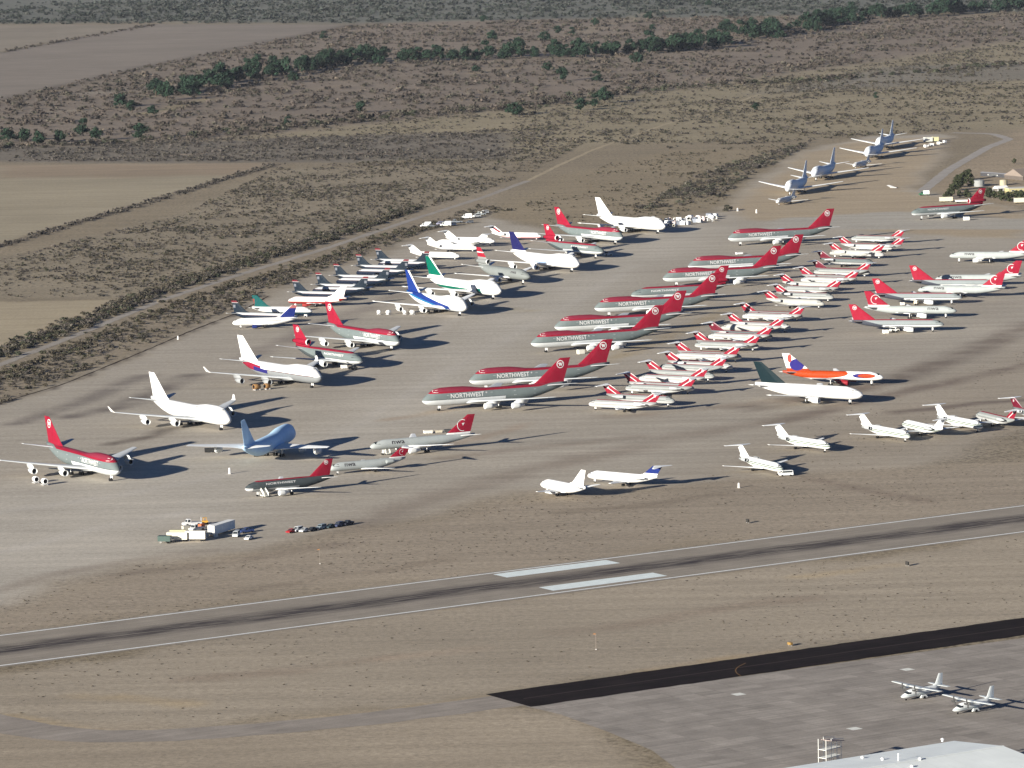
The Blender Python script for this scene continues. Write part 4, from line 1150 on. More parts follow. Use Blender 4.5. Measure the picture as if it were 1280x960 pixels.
for i in range(17):
    park(ks[i], 'ra%d' % i, 'small red-tailed T-tailed jet facing right, %s from the runway end of the packed double row' % ORD[i], 'airliner', RG)
ks = ['d_pale', 'd_grey', 'd_pale', 'd_stripped', 'd_pale', 'd_grey', 'd_pale', 'd_silver', 'd_pale', 'd_grey', 'd_pale', 'd_stripped', 'd_silver', 'd_grey', 'd_grey']
for i in range(15):
    park(ks[i], 'rc%d' % i, 'small red-tailed T-tailed jet facing left, %s from the runway end of the packed double row' % ORD[i], 'airliner', RG)
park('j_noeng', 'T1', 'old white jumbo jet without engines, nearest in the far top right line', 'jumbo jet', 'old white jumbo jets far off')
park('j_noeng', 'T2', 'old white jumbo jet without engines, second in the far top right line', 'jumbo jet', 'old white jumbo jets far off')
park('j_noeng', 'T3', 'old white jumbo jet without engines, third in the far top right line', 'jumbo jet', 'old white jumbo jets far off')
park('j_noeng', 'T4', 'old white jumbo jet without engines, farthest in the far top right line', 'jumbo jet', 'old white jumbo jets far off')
park('d_white', 'U1', 'small pale jet standing just before the nearest far-off jumbo', 'airliner')
park('d_white', 'U2', 'small pale jet between the second and third far-off jumbo', 'airliner')

# ------------------------------------------------------------------ high-wing turboprops on the ramp
def turboprop():
    root = empty('turboprop_plane')
    half = 8.0
    body = livery('turboprop_paint', half, [(1.0, (.52, .54, .53)), (30, (.60, .62, .61))], [('stripe', 1.55, .0, .18, -16, 0, (.25, .32, .33))])
    mb = MB()
    loft(mb, [(0, 1.25, 1.35, .08), (-.6, .9, 1.75, .55), (-1.6, .62, 2.1, .85), (-2.6, .55, 2.85, 1.05), (-4, .55, 3.1, 1.15), (-9.6, .55, 3.1, 1.15), (-12.4, 1.35, 3.1, .9), (-15.4, 2.45, 3.15, .28)], half, 16)
    f = mb.build('fuselage', body, root, smooth=True)
    wm = paint('turboprop_wing', (.60, .63, .62), .45, .3)
    for s in (1, -1):
        w = MB(); surface(w, [(.0, -5.0, 2.6, 3.35), (10.15, -5.3, 1.5, 3.6)], half, s, .075)
        w.build('wing', wm, root)
        t = MB(); surface(t, [(.1, -13.3, 2.2, 2.95), (4.2, -13.9, 1.3, 3.0)], half, s, .06)
        t.build('tailplane', wm, root)
        e = MB(); e.lathe_x([(0, .22), (-.3, .42), (-1.4, .5), (-3.6, .36), (-4.4, .1)], (-3.2 + half, s * 2.65, 3.25), 12, True)
        eo = e.build('engine', wm, root, smooth=True)
        p = MB()
        for q in range(4):
            a = R(20 + 90 * q)
            p.box((-3.1 + half, s * 2.65 + math.cos(a) * .75, 3.25 + math.sin(a) * .75), (.07, .16 + abs(math.cos(a)) * 1.1, .16 + abs(math.sin(a)) * 1.1))
        p.lathe_x([(.35, .03), (.1, .16), (-.15, .2)], (-3.1 + half, s * 2.65, 3.25), 10)
        p.build('propeller', paint('prop_dark', (.05, .05, .05), .5, .4), eo)
        g = MB(); g.box((-7.4 + half, s * 1.4, .75), (2.6, .6, .75), top=.6); g.tube((-7.4 + half, s * 1.55, .4), (-7.4 + half, s * 1.55, .9), .1)
        go = g.build('main_gear', body, root)
        wh = MB(); wh.tube((-7.4 + half, s * 1.4, .42), (-7.4 + half, s * 1.75, .42), .42, .42, 10); wh.build('wheels', RUBBER, go)
        gl = MB(); gl.add([(-1.5 + half, s * .03, 2.22), (-1.65 + half, s * .78, 1.98), (-2.5 + half, s * .92, 2.42), (-2.35 + half, s * .03, 2.72)], [(0, 1, 2, 3)])
        gl.add([(-1.75 + half, s * .86, 1.9), (-3.0 + half, s * 1.08, 1.9), (-3.0 + half, s * 1.02, 2.45), (-2.55 + half, s * .95, 2.42)], [(0, 1, 2, 3)])
        gl.build('cockpit_window', GLASS, f)
    fi = MB(); surface(fi, [(2.8, -11.6, 4.2, 0), (3.6, -13.0, 2.7, 0), (6.3, -14.3, 1.6, 0)], half, 1, .06, True)
    fi.build('fin', wm, root)
    gear(root, half, -1.9, 0, .8, .28, 1, 1, STRUT, 'nose_gear')
    return root
tp = turboprop()
for k, (s, lb) in enumerate((('X1', 'pale high-wing turboprop, left of the pair on the concrete ramp'), ('X2', 'pale high-wing turboprop, right and nearer of the pair on the concrete ramp'))):
    r = tp if k == 0 else copy_tree(tp)
    x, y, h = SPOT[s]; h = R(h)
    r.location = (x - 8 * math.cos(h), y - 8 * math.sin(h), .06); r.rotation_euler = (0, 0, h)
    tag(r, lb, 'airplane', 'turboprops on the ramp')

# ------------------------------------------------------------------ vehicles
WHEEL_M = None
def car_wheel():
    global WHEEL_M
    if WHEEL_M is None:
        mb = MB(); mb.tube((0, -.12, 0), (0, .12, 0), .34, .34, 10)
        WHEEL_M = mesh_of('wheel', mb.v, mb.f)
        WHEEL_M.materials.append(RUBBER)
    return WHEEL_M
PROFILE = {
    'sedan': (4.6, [(2.3, .35), (2.3, .75), (1.2, .92), (-1.7, .92), (-2.3, .88), (-2.3, .35)], [(1.1, .92), (.35, 1.42), (-1.0, 1.42), (-1.75, .92)], 1.75),
    'suv': (4.8, [(2.4, .4), (2.4, .95), (1.25, 1.1), (-2.35, 1.1), (-2.4, .4)], [(1.2, 1.1), (.6, 1.8), (-2.2, 1.78), (-2.36, 1.1)], 1.85),
    'pickup': (5.5, [(2.75, .45), (2.75, 1.0), (1.4, 1.12), (-2.75, 1.12), (-2.75, .45)], [(1.35, 1.12), (.75, 1.82), (-.55, 1.82), (-.75, 1.12)], 1.9),
    'van': (5.4, [(2.7, .4), (2.7, 1.1), (2.2, 1.25), (-2.65, 1.25), (-2.7, .4)], [(2.15, 1.25), (1.5, 2.15), (-2.55, 2.15), (-2.66, 1.25)], 1.95),
    'truck': (7.0, [(3.5, .6), (3.5, 1.3), (2.4, 1.55), (-3.5, 1.2), (-3.5, .6)], [(2.35, 1.5), (1.9, 2.6), (.7, 2.6), (.65, 1.5)], 2.2),
}
def prism(mb, prof, w, wt=None):
    n = len(prof); wt = w if wt is None else wt
    z0, z1 = min(p[1] for p in prof), max(p[1] for p in prof)
    vs = []
    for s in (-1, 1):
        for x, z in prof:
            k = w + (wt - w) * ((z - z0) / max(z1 - z0, .01))
            vs.append((x, s * k / 2, z))
    mb.add(vs, [tuple(range(n)), tuple(range(2 * n - 1, n - 1, -1))] + [(i, i + n, (i + 1) % n + n, (i + 1) % n) for i in range(n)])
def vehicle(kind, col, px, py, rz, label, cat='car', group=None, name=None, box=None):
    L, lo, hi, w = PROFILE[kind]
    p = at(px, py)
    root = empty(name or {'sedan': 'parked_car', 'suv': 'parked_car', 'pickup': 'pickup_truck', 'van': 'parked_van', 'truck': 'box_truck'}[kind], (p.x, p.y, .05), R(rz))
    m = paint('car_%d_%d_%d' % tuple(int(c * 100) for c in col), col, .3, .5)
    b = MB(); prism(b, lo, w); b.build('body', m, root)
    c = MB(); prism(c, hi, w * .96, w * .8)
    cb = c.build('cabin', m, root)
    g = MB()
    (x0, z0), (x1, z1), (x2, z2), (x3, z3) = hi
    for s in (-1, 1):
        def q(x, z): return (x, s * (w * .96 + (w * .8 - w * .96) * ((z - z0) / (z1 - z0))) / 2 + s * .015, z)
        h = z1 - z0
        g.add([q(x0 - .35, z0 + .1 * h), q(x1 - .1, z1 - .14 * h), q(x2 + .15, z1 - .14 * h), q(x3 + .25, z0 + .1 * h)], [(0, 1, 2, 3)])
    for xa, za, xb, zb, d in ((x0, z0, x1, z1, .015), (x3, z3, x2, z2, -.015)):
        h = zb - za
        pa, pb = (xa + (xb - xa) * .1 + d, za + h * .1), (xa + (xb - xa) * .88 + d, za + h * .88)
        g.add([(pa[0], -w * .43, pa[1]), (pa[0], w * .43, pa[1]), (pb[0], w * .37, pb[1]), (pb[0], -w * .37, pb[1])], [(0, 1, 2, 3)])
    g.build('windows', GLASS, cb)
    if box:
        bx = MB(); bx.box((-1.5, 0, 2.2), (4.0, 2.4, 2.4)); bx.build('cargo_box', paint('cargo_%d' % int(box[0] * 100 + box[2] * 10), box, .5, .3), root)
    for sx in (L * .31, -L * .31):
        for s in (-1, 1):
            wo = bpy.data.objects.new('wheel', car_wheel()); COL.objects.link(wo); wo.parent = root
            wo.location = (sx, s * (w / 2 - .1), .34)
            if kind == 'truck': wo.scale = (1.5, 1.3, 1.5); wo.location.z = .51
    tag(root, label, cat, group)
    return root
CR = 'cars in the short row by the runway'
for (px, py, kind, col, lb) in ((364, 666, 'sedan', (.30, .015, .02), 'dark red car at the left end of the short parked row'), (372, 664.5, 'suv', (.62, .63, .63), 'white car second from left in the short parked row'),
        (380.5, 665, 'sedan', (.55, .56, .56), 'silver car third from left in the short parked row'), (390, 664, 'sedan', (.03, .03, .035), 'dark car fourth from left in the short parked row'),
        (401.5, 661.5, 'suv', (.22, .27, .30), 'blue grey car at the middle of the short parked row'), (413, 660, 'sedan', (.03, .05, .06), 'dark car third from right in the short parked row'),
        (423.5, 658.5, 'suv', (.04, .05, .10), 'dark blue car second from right in the short parked row'), (435, 656.5, 'pickup', (.015, .017, .03), 'black pickup at the right end of the short parked row')):
    vehicle(kind, col, px, py, 238, lb, 'car', CR)
vehicle('van', (.45, .47, .48), 295.5, 671, 262, 'silver van beside the long white trailer', 'van')
vehicle('sedan', (.70, .70, .69), 311, 674.5, 250, 'white car at the front right of the trailer cluster', 'car')
vehicle('pickup', (.035, .06, .17), 308, 666, 215, 'blue pickup truck behind the silver van', 'pickup')
vehicle('truck', (.66, .66, .65), 240, 657.5, 205, 'white truck behind the trailers, cab to the left', 'truck')
vehicle('truck', (.62, .62, .60), 246, 664, 235, 'second white truck, just behind the cream trailer', 'truck')
vehicle('suv', (.10, .11, .12), 263, 668, 250, 'dark jeep among the trailer cluster', 'car')
vehicle('van', (.74, .74, .72), 982.5, 595, 190, 'white van parked at the nose of a green-striped jet', 'van')
vehicle('truck', (.03, .12, .06), 1155, 244.5, 180, 'green truck with white bed on the bare ground left of the buildings', 'truck', box=(.70, .70, .66))

def trailer(px, py, rz, L, Wd, Hh, col, label, name='box_trailer', ribs=True, open_end=False, rough=.5, cat='trailer'):
    p = at(px, py)
    root = empty(name, (p.x, p.y, .05), R(rz))
    m = paint('trailer_%d_%d_%d' % tuple(int(c * 100) for c in col), col, rough, .3, noise=.05)
    b = MB(); b.box((0, 0, .75 + Hh / 2), (L, Wd, Hh)); b.build('body', m, root)
    r = MB(); r.box((0, 0, .75 + Hh + .04), (L + .12, Wd + .12, .09)); r.build('roof', m, root)
    if ribs:
        for i in range(int(L / 1.6) + 1):
            for s in (-1, 1):
                q = MB(); q.box((-L / 2 + .1 + i * (L - .2) / int(L / 1.6), s * (Wd / 2 + .02), .75 + Hh / 2), (.07, .05, Hh - .1)); q.build('rib', m, root)
    d = MB(); d.box((-L / 2 - .02, 0, .75 + Hh / 2), (.05, Wd * .86, Hh * .9)); d.build('door', paint('trailer_door', (.35, .36, .36), .6, .3), root)
    for x in (-L * .38, -L * .30):
        for s in (-1, 1):
            t = MB(); t.tube((x, s * (Wd / 2 - .35), .45), (x, s * (Wd / 2 - .02), .45), .45, .45, 10); t.build('wheel', RUBBER, root)
    t = MB()
    for s in (-1, 1): t.box((L * .32, s * Wd * .3, .4), (.15, .15, .8))
    t.build('stand_legs', STRUT, root)
    tag(root, label, cat)
    return root
trailer(277, 667, 65, 15.5, 2.7, 3.1, (.72, .72, .68), 'long white semi trailer in the vehicle cluster by the runway')
trailer(222, 676.5, 172, 7.4, 2.5, 2.4, (.74, .70, .56), 'cream box trailer second from left in the vehicle cluster')
trailer(245, 676, 172, 7.2, 2.6, 2.7, (.74, .69, .58), 'cream office trailer with a small window, in the middle of the vehicle cluster')
trailer(206, 679, 168, 4.6, 2.3, 1.8, (.06, .09, .08), 'dark green box trailer at the left end of the vehicle cluster', ribs=False)
trailer(224, 670.5, 172, 6.5, 2.4, 1.5, (.50, .46, .30), 'low yellowish trailer behind the cream box trailer', ribs=False)
def forklift(px, py, rz, col, label):
    p = at(px, py); root = empty('forklift', (p.x, p.y, .05), R(rz))
    m = paint('forklift_paint', col, .5, .4)
    b = MB(); b.box((0, 0, .9), (2.4, 1.3, .9), top=.9); b.build('body', m, root)
    c = MB()
    for sx in (-.6, .5):
        for s in (-1, 1): c.box((sx, s * .55, 1.85), (.09, .09, 1.1))
    c.box((-.05, 0, 2.42), (1.4, 1.3, .1)); c.build('cage', m, root)
    k = MB()
    for s in (-1, 1): k.box((1.35, s * .35, 1.4), (.14, .12, 2.6)); k.box((1.9, s * .35, .2), (1.1, .14, .07))
    k.build('mast', STRUT, root)
    for sx in (-.8, .8):
        for s in (-1, 1):
            t = MB(); t.tube((sx, s * .5, .4), (sx, s * .72, .4), .4, .4, 10); t.build('wheel', RUBBER, root)
    tag(root, label, 'forklift')
forklift(256, 655.5, 200, (.60, .33, .05), 'yellow forklift behind the vehicle cluster')

# boarding stairs
def stairs(px, py, rz, label, H=3.6, col=(.74, .74, .68)):
    p = at(px, py); root = empty('boarding_stairs', (p.x, p.y, .05), R(rz))
    m = paint('stairs_cream', col, .5, .3)
    n = 9
    for s in (-1, 1):
        k = MB(); k.add([(-2.6, s * .95, .6), (-2.6, s * .95, 1.7), (2.0, s * .95, H + 1.0), (2.9, s * .95, H + 1.0), (2.9, s * .95, H - .2), (2.0, s * .95, H - .25),
                         (-2.6, s * .87, .6), (-2.6, s * .87, 1.7), (2.0, s * .87, H + 1.0), (2.9, s * .87, H + 1.0), (2.9, s * .87, H - .2), (2.0, s * .87, H - .25)],
                        [(0, 1, 2, 5), (5, 2, 3, 4), (6, 11, 8, 7), (11, 10, 9, 8), (0, 6, 7, 1), (1, 7, 8, 2), (2, 8, 9, 3), (3, 9, 10, 4), (4, 10, 11, 5), (5, 11, 6, 0)])
        k.build('side_panel', m, root)
    for i in range(n):
        q = MB(); t = i / (n - 1); q.box((-2.5 + 4.6 * t, 0, .6 + (H - .7) * t), (.5, 1.74, .08)); q.build('step', m, root)
    ch = MB(); ch.box((0, 0, .5), (4.6, 1.7, .3)); ch.tube((1.6, .7, .5), (1.9, .7, H - .3), .08); ch.tube((1.6, -.7, .5), (1.9, -.7, H - .3), .08); ch.build('chassis', m, root)
    for sx in (-1.7, 1.7):
        for s in (-1, 1):
            t = MB(); t.tube((sx, s * .7, .35), (sx, s * .9, .35), .35, .35, 10); t.build('wheel', RUBBER, root)
    tag(root, label, 'stairs')
stairs(329.5, 621, 118, 'cream boarding stairs at the door of the dark grey jet')
stairs(482, 568, 116, 'cream boarding stairs at the door of the larger silver jet', 4.2)

# engines and gear left on the ground
def engine_on_stand(px, py, rz, col, label, r=1.15, ln=2.6, group=None):
    p = at(px, py); root = empty('spare_engine', (p.x, p.y, .05), R(rz))
    m = paint('spare_engine_%d_%d' % (int(col[0] * 100), int(col[2] * 100)), col, .55, .3)
    b = MB(); b.lathe_x([(ln / 2 - .1, .75 * r), (ln / 2, .88 * r), (ln / 2 - .1, r), (0, r * 1.03), (-ln / 2, r * .82), (-ln / 2 - .05, r * .4)], (0, 0, r + .45), 14, True); b.build('engine', m, root, smooth=True)
    d = MB(); d.lathe_x([(ln / 2 - .3, .02), (ln / 2 - .34, .8 * r)], (0, 0, r + .45), 14); d.build('fan', HOLE, root)
    c = MB()
    for sx in (-ln * .35, ln * .35): c.box((sx, 0, .3), (.2, r * 1.8, .35))
    for s in (-1, 1): c.box((0, s * r * .75, .2), (ln * 1.1, .18, .18))
    c.build('cradle', STRUT, root)
    tag(root, label, 'engine', group)
engine_on_stand(44.5, 604, 300, (.74, .74, .73), 'white spare engine before the leftmost red-tailed jumbo, left of a pair')
engine_on_stand(55.5, 606.5, 300, (.74, .74, .73), 'white spare engine before the leftmost red-tailed jumbo, right of a pair')
engine_on_stand(321, 488, 215, (.27, .15, .06), 'orange wrapped spare engine before the white grey-bellied jumbo, left of a pair', 1.2, 3.4)
engine_on_stand(334, 487, 215, (.27, .15, .06), 'orange wrapped spare engine before the white grey-bellied jumbo, right of a pair', 1.2, 2.6)
for k, (px, lb) in enumerate(((473.5, 'leftmost'), (485.5, 'second'), (505.8, 'third'), (515.5, 'rightmost'))):
    engine_on_stand(px, 393.5, 20 + 35 * k, (.72, .72, .70), 'white spare engine before the blue-finned jumbo, %s of four' % lb, 1.0, 1.6 + .8 * (k % 2))

def crate(px, py, rz, s, col, label, name='equipment_crate', cat='crate', group=None):
    p = at(px, py); root = empty(name, (p.x, p.y, .05), R(rz))
    m = paint('crate_%d_%d_%d' % tuple(int(c * 100) for c in col), col, .6, .2)
    b = MB(); b.box((0, 0, s[2] / 2 + .15), s); b.build('body', m, root)
    l = MB(); l.box((0, 0, s[2] + .2), (s[0] + .1, s[1] + .1, .1)); l.build('lid', m, root)
    k = MB()
    for sx in (-s[0] * .35, 0, s[0] * .35): k.box((sx, 0, .075), (.15, s[1], .15))
    k.build('skids', STRUT, root)
    tag(root, label, cat, group)
    return root
crate(726, 442.5, 30, (3.2, 2.2, 1.8), (.72, .70, .60), 'pale crate under the nose of the third grey jumbo')
crate(430, 460.5, 20, (2.6, 1.8, 1.3), (.70, .70, .66), 'white crate under the nose of the near red-tailed trijet')
crate(1208, 275.5, 15, (3.4, 2.2, 2.0), (.74, .74, .70), 'white box under the lone trijet at the right')
crate(1107, 417, 15, (2.6, 2.0, 1.6), (.70, .66, .58), 'cream crate below the nearest red-tailed long jet at the right')
crate(1128, 381.5, 15, (2.0, 1.6, 1.2), (.72, .70, .64), 'pale crate below the silver long jet facing right')
crate(1145, 380, 40, (1.6, 1.6, 1.8), (.66, .58, .40), 'tan crate below the third red-tailed long jet at the right')
crate(1152, 379, 10, (2.8, 2.0, 2.2), (.72, .72, .70), 'white crate beside the tan crate under the right-hand jets')
crate(924, 318, 25, (4.2, 1.6, .9), (.74, .74, .73), 'white low crate between the seventh and eighth grey jumbo')
crate(382, 396, 10, (1.4, 1.4, 1.4), (.74, .74, .72), 'small white crate at the nose of the teal-finned jet')
crate(264, 565.5, 10, (5.2, 2.0, 1.5), (.03, .03, .03), 'dark equipment cart under the left wing of the jumbo seen from behind', 'equipment_cart', 'cart')
crate(535, 542, 15, (3.6, 1.8, 1.1), (.62, .60, .52), 'pale equipment cart behind the larger silver jet, left of three', 'equipment_cart', 'cart')
crate(548, 541, 15, (3.0, 1.8, .9), (.42, .38, .30), 'brownish equipment cart behind the larger silver jet, middle of three', 'equipment_cart', 'cart')
crate(560, 541, 15, (3.2, 1.8, 1.2), (.06, .06, .06), 'dark equipment cart behind the larger silver jet, right of three', 'equipment_cart', 'cart')
for px, py, sz, col, lb in ((232, 663, (2.4, 1.6, 1.4), (.42, .40, .34), 'grey generator box left of the second white truck'), (252, 669, (3.0, 1.6, 1.0), (.10, .10, .10), 'dark low crate behind the cream office trailer'), (258, 672, (1.8, 1.4, 1.6), (.40, .38, .32), 'tan crate between the office trailer and the long white trailer'),
        (266, 661, (2.6, 1.8, 1.5), (.30, .30, .32), 'grey crate behind the long white trailer'), (252, 660, (2.0, 1.5, 1.2), (.45, .12, .05), 'rusty red crate beside the yellow forklift'), (233, 668, (2.2, 1.4, 1.1), (.06, .07, .08), 'black crate between the low trailer and the office trailer'), (270, 671.5, (1.6, 1.2, 1.0), (.5, .5, .47), 'small pale crate at the front of the long white trailer')):
    crate(px, py, 160 + px, sz, col, lb)
def tug(px, py, rz, col, label):
    p = at(px, py); root = empty('tow_tug', (p.x, p.y, .05), R(rz))
    m = paint('tug_%d' % int(col[0] * 100), col, .5, .3)
    b = MB(); b.box((0, 0, .85), (4.6, 2.3, .9), top=.95); b.build('body', m, root)
    c = MB(); c.box((-.9, 0, 1.75), (1.5, 1.9, .9), top=.85); c.build('cab', GLASS, root)
    t = MB(); t.tube((2.3, 0, .6), (6.5, 0, .6), .09, .09, 6); t.build('tow_bar', STRUT, root)
    for sx in (-1.5, 1.5):
        for s in (-1, 1):
            q = MB(); q.tube((sx, s * .85, .5), (sx, s * 1.2, .5), .5, .5, 10); q.build('wheel', RUBBER, root)
    tag(root, label, 'tug')
tug(441, 462, 130, (.05, .05, .05), 'black tow tug under the nose of the near red-tailed trijet')
tug(760, 319.5, 20, (.60, .60, .56), 'pale tow tug under the nose of the far red-tailed trijet')
tug(1118, 414.5, 20, (.66, .66, .62), 'white tow tug below the nearest red-tailed long jet at the right')

# markers and posts
def post(px, py, h, col, label, flag=None, name='marker_post', r=.12, base=.5):
    p = at(px, py); root = empty(name, (p.x, p.y, .03))
    b = MB(); b.tube((0, 0, 0), (0, 0, h), r, r * .8, 8); b.build('pole', paint('post_%d_%d' % (int(col[0] * 100), int(col[2] * 100)), col, .6, .2), root)
    k = MB(); k.box((0, 0, .1), (base, base, .2), top=.8); k.build('footing', paint('concrete_footing', (.45, .43, .40), .9, .1), root)
    if flag:
        f = MB(); f.lathe_x([(0, .16), (-.4, .14), (-.7, .08), (-.9, .05)], (0, 0, h - .2), 8)
        f.build('windsock', paint('windsock_orange', flag, .7, .1), root)
    tag(root, label, 'post' if not flag else 'windsock')
post(400, 705, 5.2, (.24, .21, .17), 'orange windsock pole near the runway, below the parked cars', (.34, .16, .06), 'windsock_pole', .05)
post(745, 812, 5.0, (.26, .21, .18), 'thin windsock pole between the runway and the black taxiway', (.34, .15, .08), 'windsock_pole', .05)
post(287, 592.5, 2.4, (.78, .78, .76), 'short white post before the jumbo seen from behind', r=.45, base=1.3)
post(923.5, 610, 1.9, (.78, .78, .76), 'short white post left of the nearest green-striped jet', r=.4, base=1.1)
post(922, 264, 2.0, (.78, .78, .76), 'short white post at the scrub edge before the far jumbo line, left of two', r=.5, base=1.4)
post(945.6, 266.5, 2.4, (.78, .78, .76), 'short white post at the scrub edge before the far jumbo line, right of two', r=.5, base=1.4)
post(222.5, 424.5, 1.8, (.76, .76, .74), 'small white post beside the scrub edge above the all-white jumbo', r=.4, base=1.1)
def sign_box(px, py, col, label, s=(1.5, .5, 1.1)):
    p = at(px, py); root = empty('runway_sign', (p.x, p.y, .03), rw_ang + R(90))
    b = MB(); b.box((0, 0, .35 + s[2] / 2), s); b.build('panel', paint('sign_%d_%d' % (int(col[0] * 100), int(col[1] * 100)), col, .5, .3), root)
    for q in (-.4, .4):
        l = MB(); l.box((q * s[0], 0, .18), (.1, .1, .36)); l.build('leg', STRUT, root)
    tag(root, label, 'sign')
sign_box(1134, 707.5, (.035, .033, .03), 'black runway sign box beside the near edge line at the right')
sign_box(934.5, 654, (.035, .033, .03), 'black runway sign box beyond the far edge line')
sign_box(987.5, 807.5, (.24, .15, .05), 'orange marker box beside the black taxiway', (1.7, .8, .8))

# ------------------------------------------------------------------ scrap heaps and stored trucks beyond the airliners
heap_rng = random.Random(11)
def scrap(px, py, kind, col, rz, s):
    p = at(px, py)
    m = paint('scrap_%d_%d' % (int(col[0] * 100), int(col[2] * 100)), col, .5, .3)
    if kind == 'cowling':
        root = empty('scrap_cowling', (p.x, p.y, .04), rz)
        b = MB(); b.lathe_x([(1.6 * s, .95 * s), (1.6 * s, 1.1 * s), (0, 1.25 * s), (-1.5 * s, 1.0 * s), (-1.5 * s, .85 * s), (0, 1.1 * s), (1.6 * s, .95 * s)], (0, 0, 1.25 * s), 12); b.build('shell', m, root, smooth=True)
        d = MB(); d.lathe_x([(.9 * s, .02), (.9 * s, 1.05 * s)], (0, 0, 1.25 * s), 12); d.build('fan', HOLE, root)
    elif kind == 'panel':
        root = empty('scrap_wing', (p.x, p.y, .04), rz)
        b = MB(); surface(b, [(0, 0, 3.2 * s, .5), (5.5 * s, -1.6 * s, 2.0 * s, 1.4 * s)], 0, 1, .08); b.build('skin', m, root)
        q = MB(); q.box((-1.2 * s, 1.0 * s, .3), (.4, .4, .6)); q.box((-1.8 * s, 4.2 * s, .5 * s), (.4, .4, 1.0 * s)); q.build('trestle', STRUT, root)
    else:
        root = empty('scrap_crate', (p.x, p.y, .04), rz)
        b = MB(); b.box((0, 0, 1.1 * s), (2.8 * s, 2.0 * s, 2.0 * s)); b.build('body', m, root)
        l = MB(); l.box((0, 0, 2.15 * s), (2.9 * s, 2.1 * s, .12)); l.build('lid', m, root)
        k = MB(); k.box((0, 0, .06), (2.6 * s, .3, .12)); k.build('skids', STRUT, root)
    return root
i = 0
for py in np.arange(271.5, 286, 2.4):
    for px in np.arange(833, 896, 5.2):
        t = (px - 833) / 63
        lo, hi = 276 - 5.5 * t, 285.5 - 9.5 * t
        if not lo <= py <= hi:
            continue
        kind = heap_rng.choice(['cowling', 'cowling', 'panel', 'crate'])
        col = heap_rng.choice([(.74, .74, .72), (.70, .71, .72), (.5, .52, .54), (.66, .64, .56), (.20, .22, .26), (.72, .60, .56)])
        r = scrap(px + heap_rng.uniform(-1.5, 1.5), py + heap_rng.uniform(-.5, .5), kind, col, heap_rng.uniform(0, 6.28), heap_rng.uniform(.8, 1.25))
        tag(r, {'cowling': 'scrap engine cowling in the junk heap beside the farthest all-white jumbo', 'panel': 'scrap wing panel in the junk heap beside the farthest all-white jumbo', 'crate': 'scrap crate in the junk heap beside the farthest all-white jumbo'}[kind], 'scrap', 'junk heap ' + kind + 's')
TR = 'stored trucks in the scrub'
for px, py, kind, col, box, rz, lb in ((532, 284, 'truck', (.72, .72, .72), (.76, .76, .74), 180, 'white box truck at the left end of the stored trucks in the scrub'), (541, 284, 'truck', (.08, .09, .10), None, 170, 'dark flatbed truck second from left among the stored trucks'),
        (551, 281, 'van', (.30, .30, .40), None, 200, 'grey lilac van among the stored trucks'), (557, 283, 'truck', (.68, .70, .66), (.70, .72, .68), 180, 'greenish white box truck in the middle of the stored trucks'),
        (565, 282, 'van', (.66, .67, .66), None, 190, 'white van in the middle of the stored trucks'), (571, 279, 'truck', (.24, .26, .28), None, 200, 'grey flatbed truck right of the middle among the stored trucks'),
        (583, 273.5, 'truck', (.75, .75, .74), (.78, .78, .77), 185, 'long white box truck standing alone right of the stored trucks'), (587, 279, 'suv', (.12, .13, .15), None, 200, 'dark jeep below the long white box truck in the scrub'),
        (596, 271.5, 'van', (.66, .68, .67), None, 215, 'white van third from the right end of the stored trucks'), (601, 269.5, 'truck', (.62, .66, .63), None, 215, 'pale truck second from the right end of the stored trucks'),
        (606, 267, 'van', (.70, .71, .70), None, 215, 'white van at the right end of the stored trucks')):
    vehicle(kind, col, px, py, rz, lb, 'truck' if kind == 'truck' else 'van' if kind == 'van' else 'car', TR, box=box)

# ------------------------------------------------------------------ the hangar at the lower right and the work platform behind it
HR = 1.95
hc = at(1192.5, 926, 8.0)
e1 = -tw_dir; e2 = -tw_nor                     # along the eave, and across towards the camera
def hp(u, v, z):
    p = hc + e1 * u + e2 * v
    return (p.x, p.y, z)
hang = empty('hangar', hp(40, 20.5, 0))
hang_inv = Matrix.Translation(hang.location).inverted()
def hpart(name, vs, fs, m, parent=None):
    o = obj(name, mesh_of(name, [hang_inv @ Vector(v) for v in vs], fs), m, parent or hang)
    return o
HW = paint('hangar_wall', (.50, .51, .48), .6, .2, noise=.06)
HRM = paint('hangar_roof_metal', (.74, .77, .745), .55, .3, noise=.06, nscale=.12)
Lh, Wh = 84.0, 41.0
hpart('wall', [hp(0.4, .4, 0), hp(Lh - .4, .4, 0), hp(Lh - .4, .4, 7.9), hp(.4, .4, 7.9)], [(0, 1, 2, 3)], HW)
hpart('wall', [hp(0.4, Wh - .4, 0), hp(Lh - .4, Wh - .4, 0), hp(Lh - .4, Wh - .4, 7.9), hp(.4, Wh - .4, 7.9)], [(3, 2, 1, 0)], HW)
for u in (.4, Lh - .4):
    w = hpart('gable_wall', [hp(u, .4, 0), hp(u, Wh - .4, 0), hp(u, Wh - .4, 7.9), hp(u, Wh / 2, 7.9 + HR), hp(u, .4, 7.9)], [(0, 1, 2, 3, 4)], HW)
    hpart('hangar_door', [hp(u - (.06 if u < 1 else -.06), 8, 0), hp(u - (.06 if u < 1 else -.06), Wh - 8, 0), hp(u - (.06 if u < 1 else -.06), Wh - 8, 6.6), hp(u - (.06 if u < 1 else -.06), 8, 6.6)], [(0, 1, 2, 3)], paint('hangar_door', (.36, .38, .38), .6, .3), w)
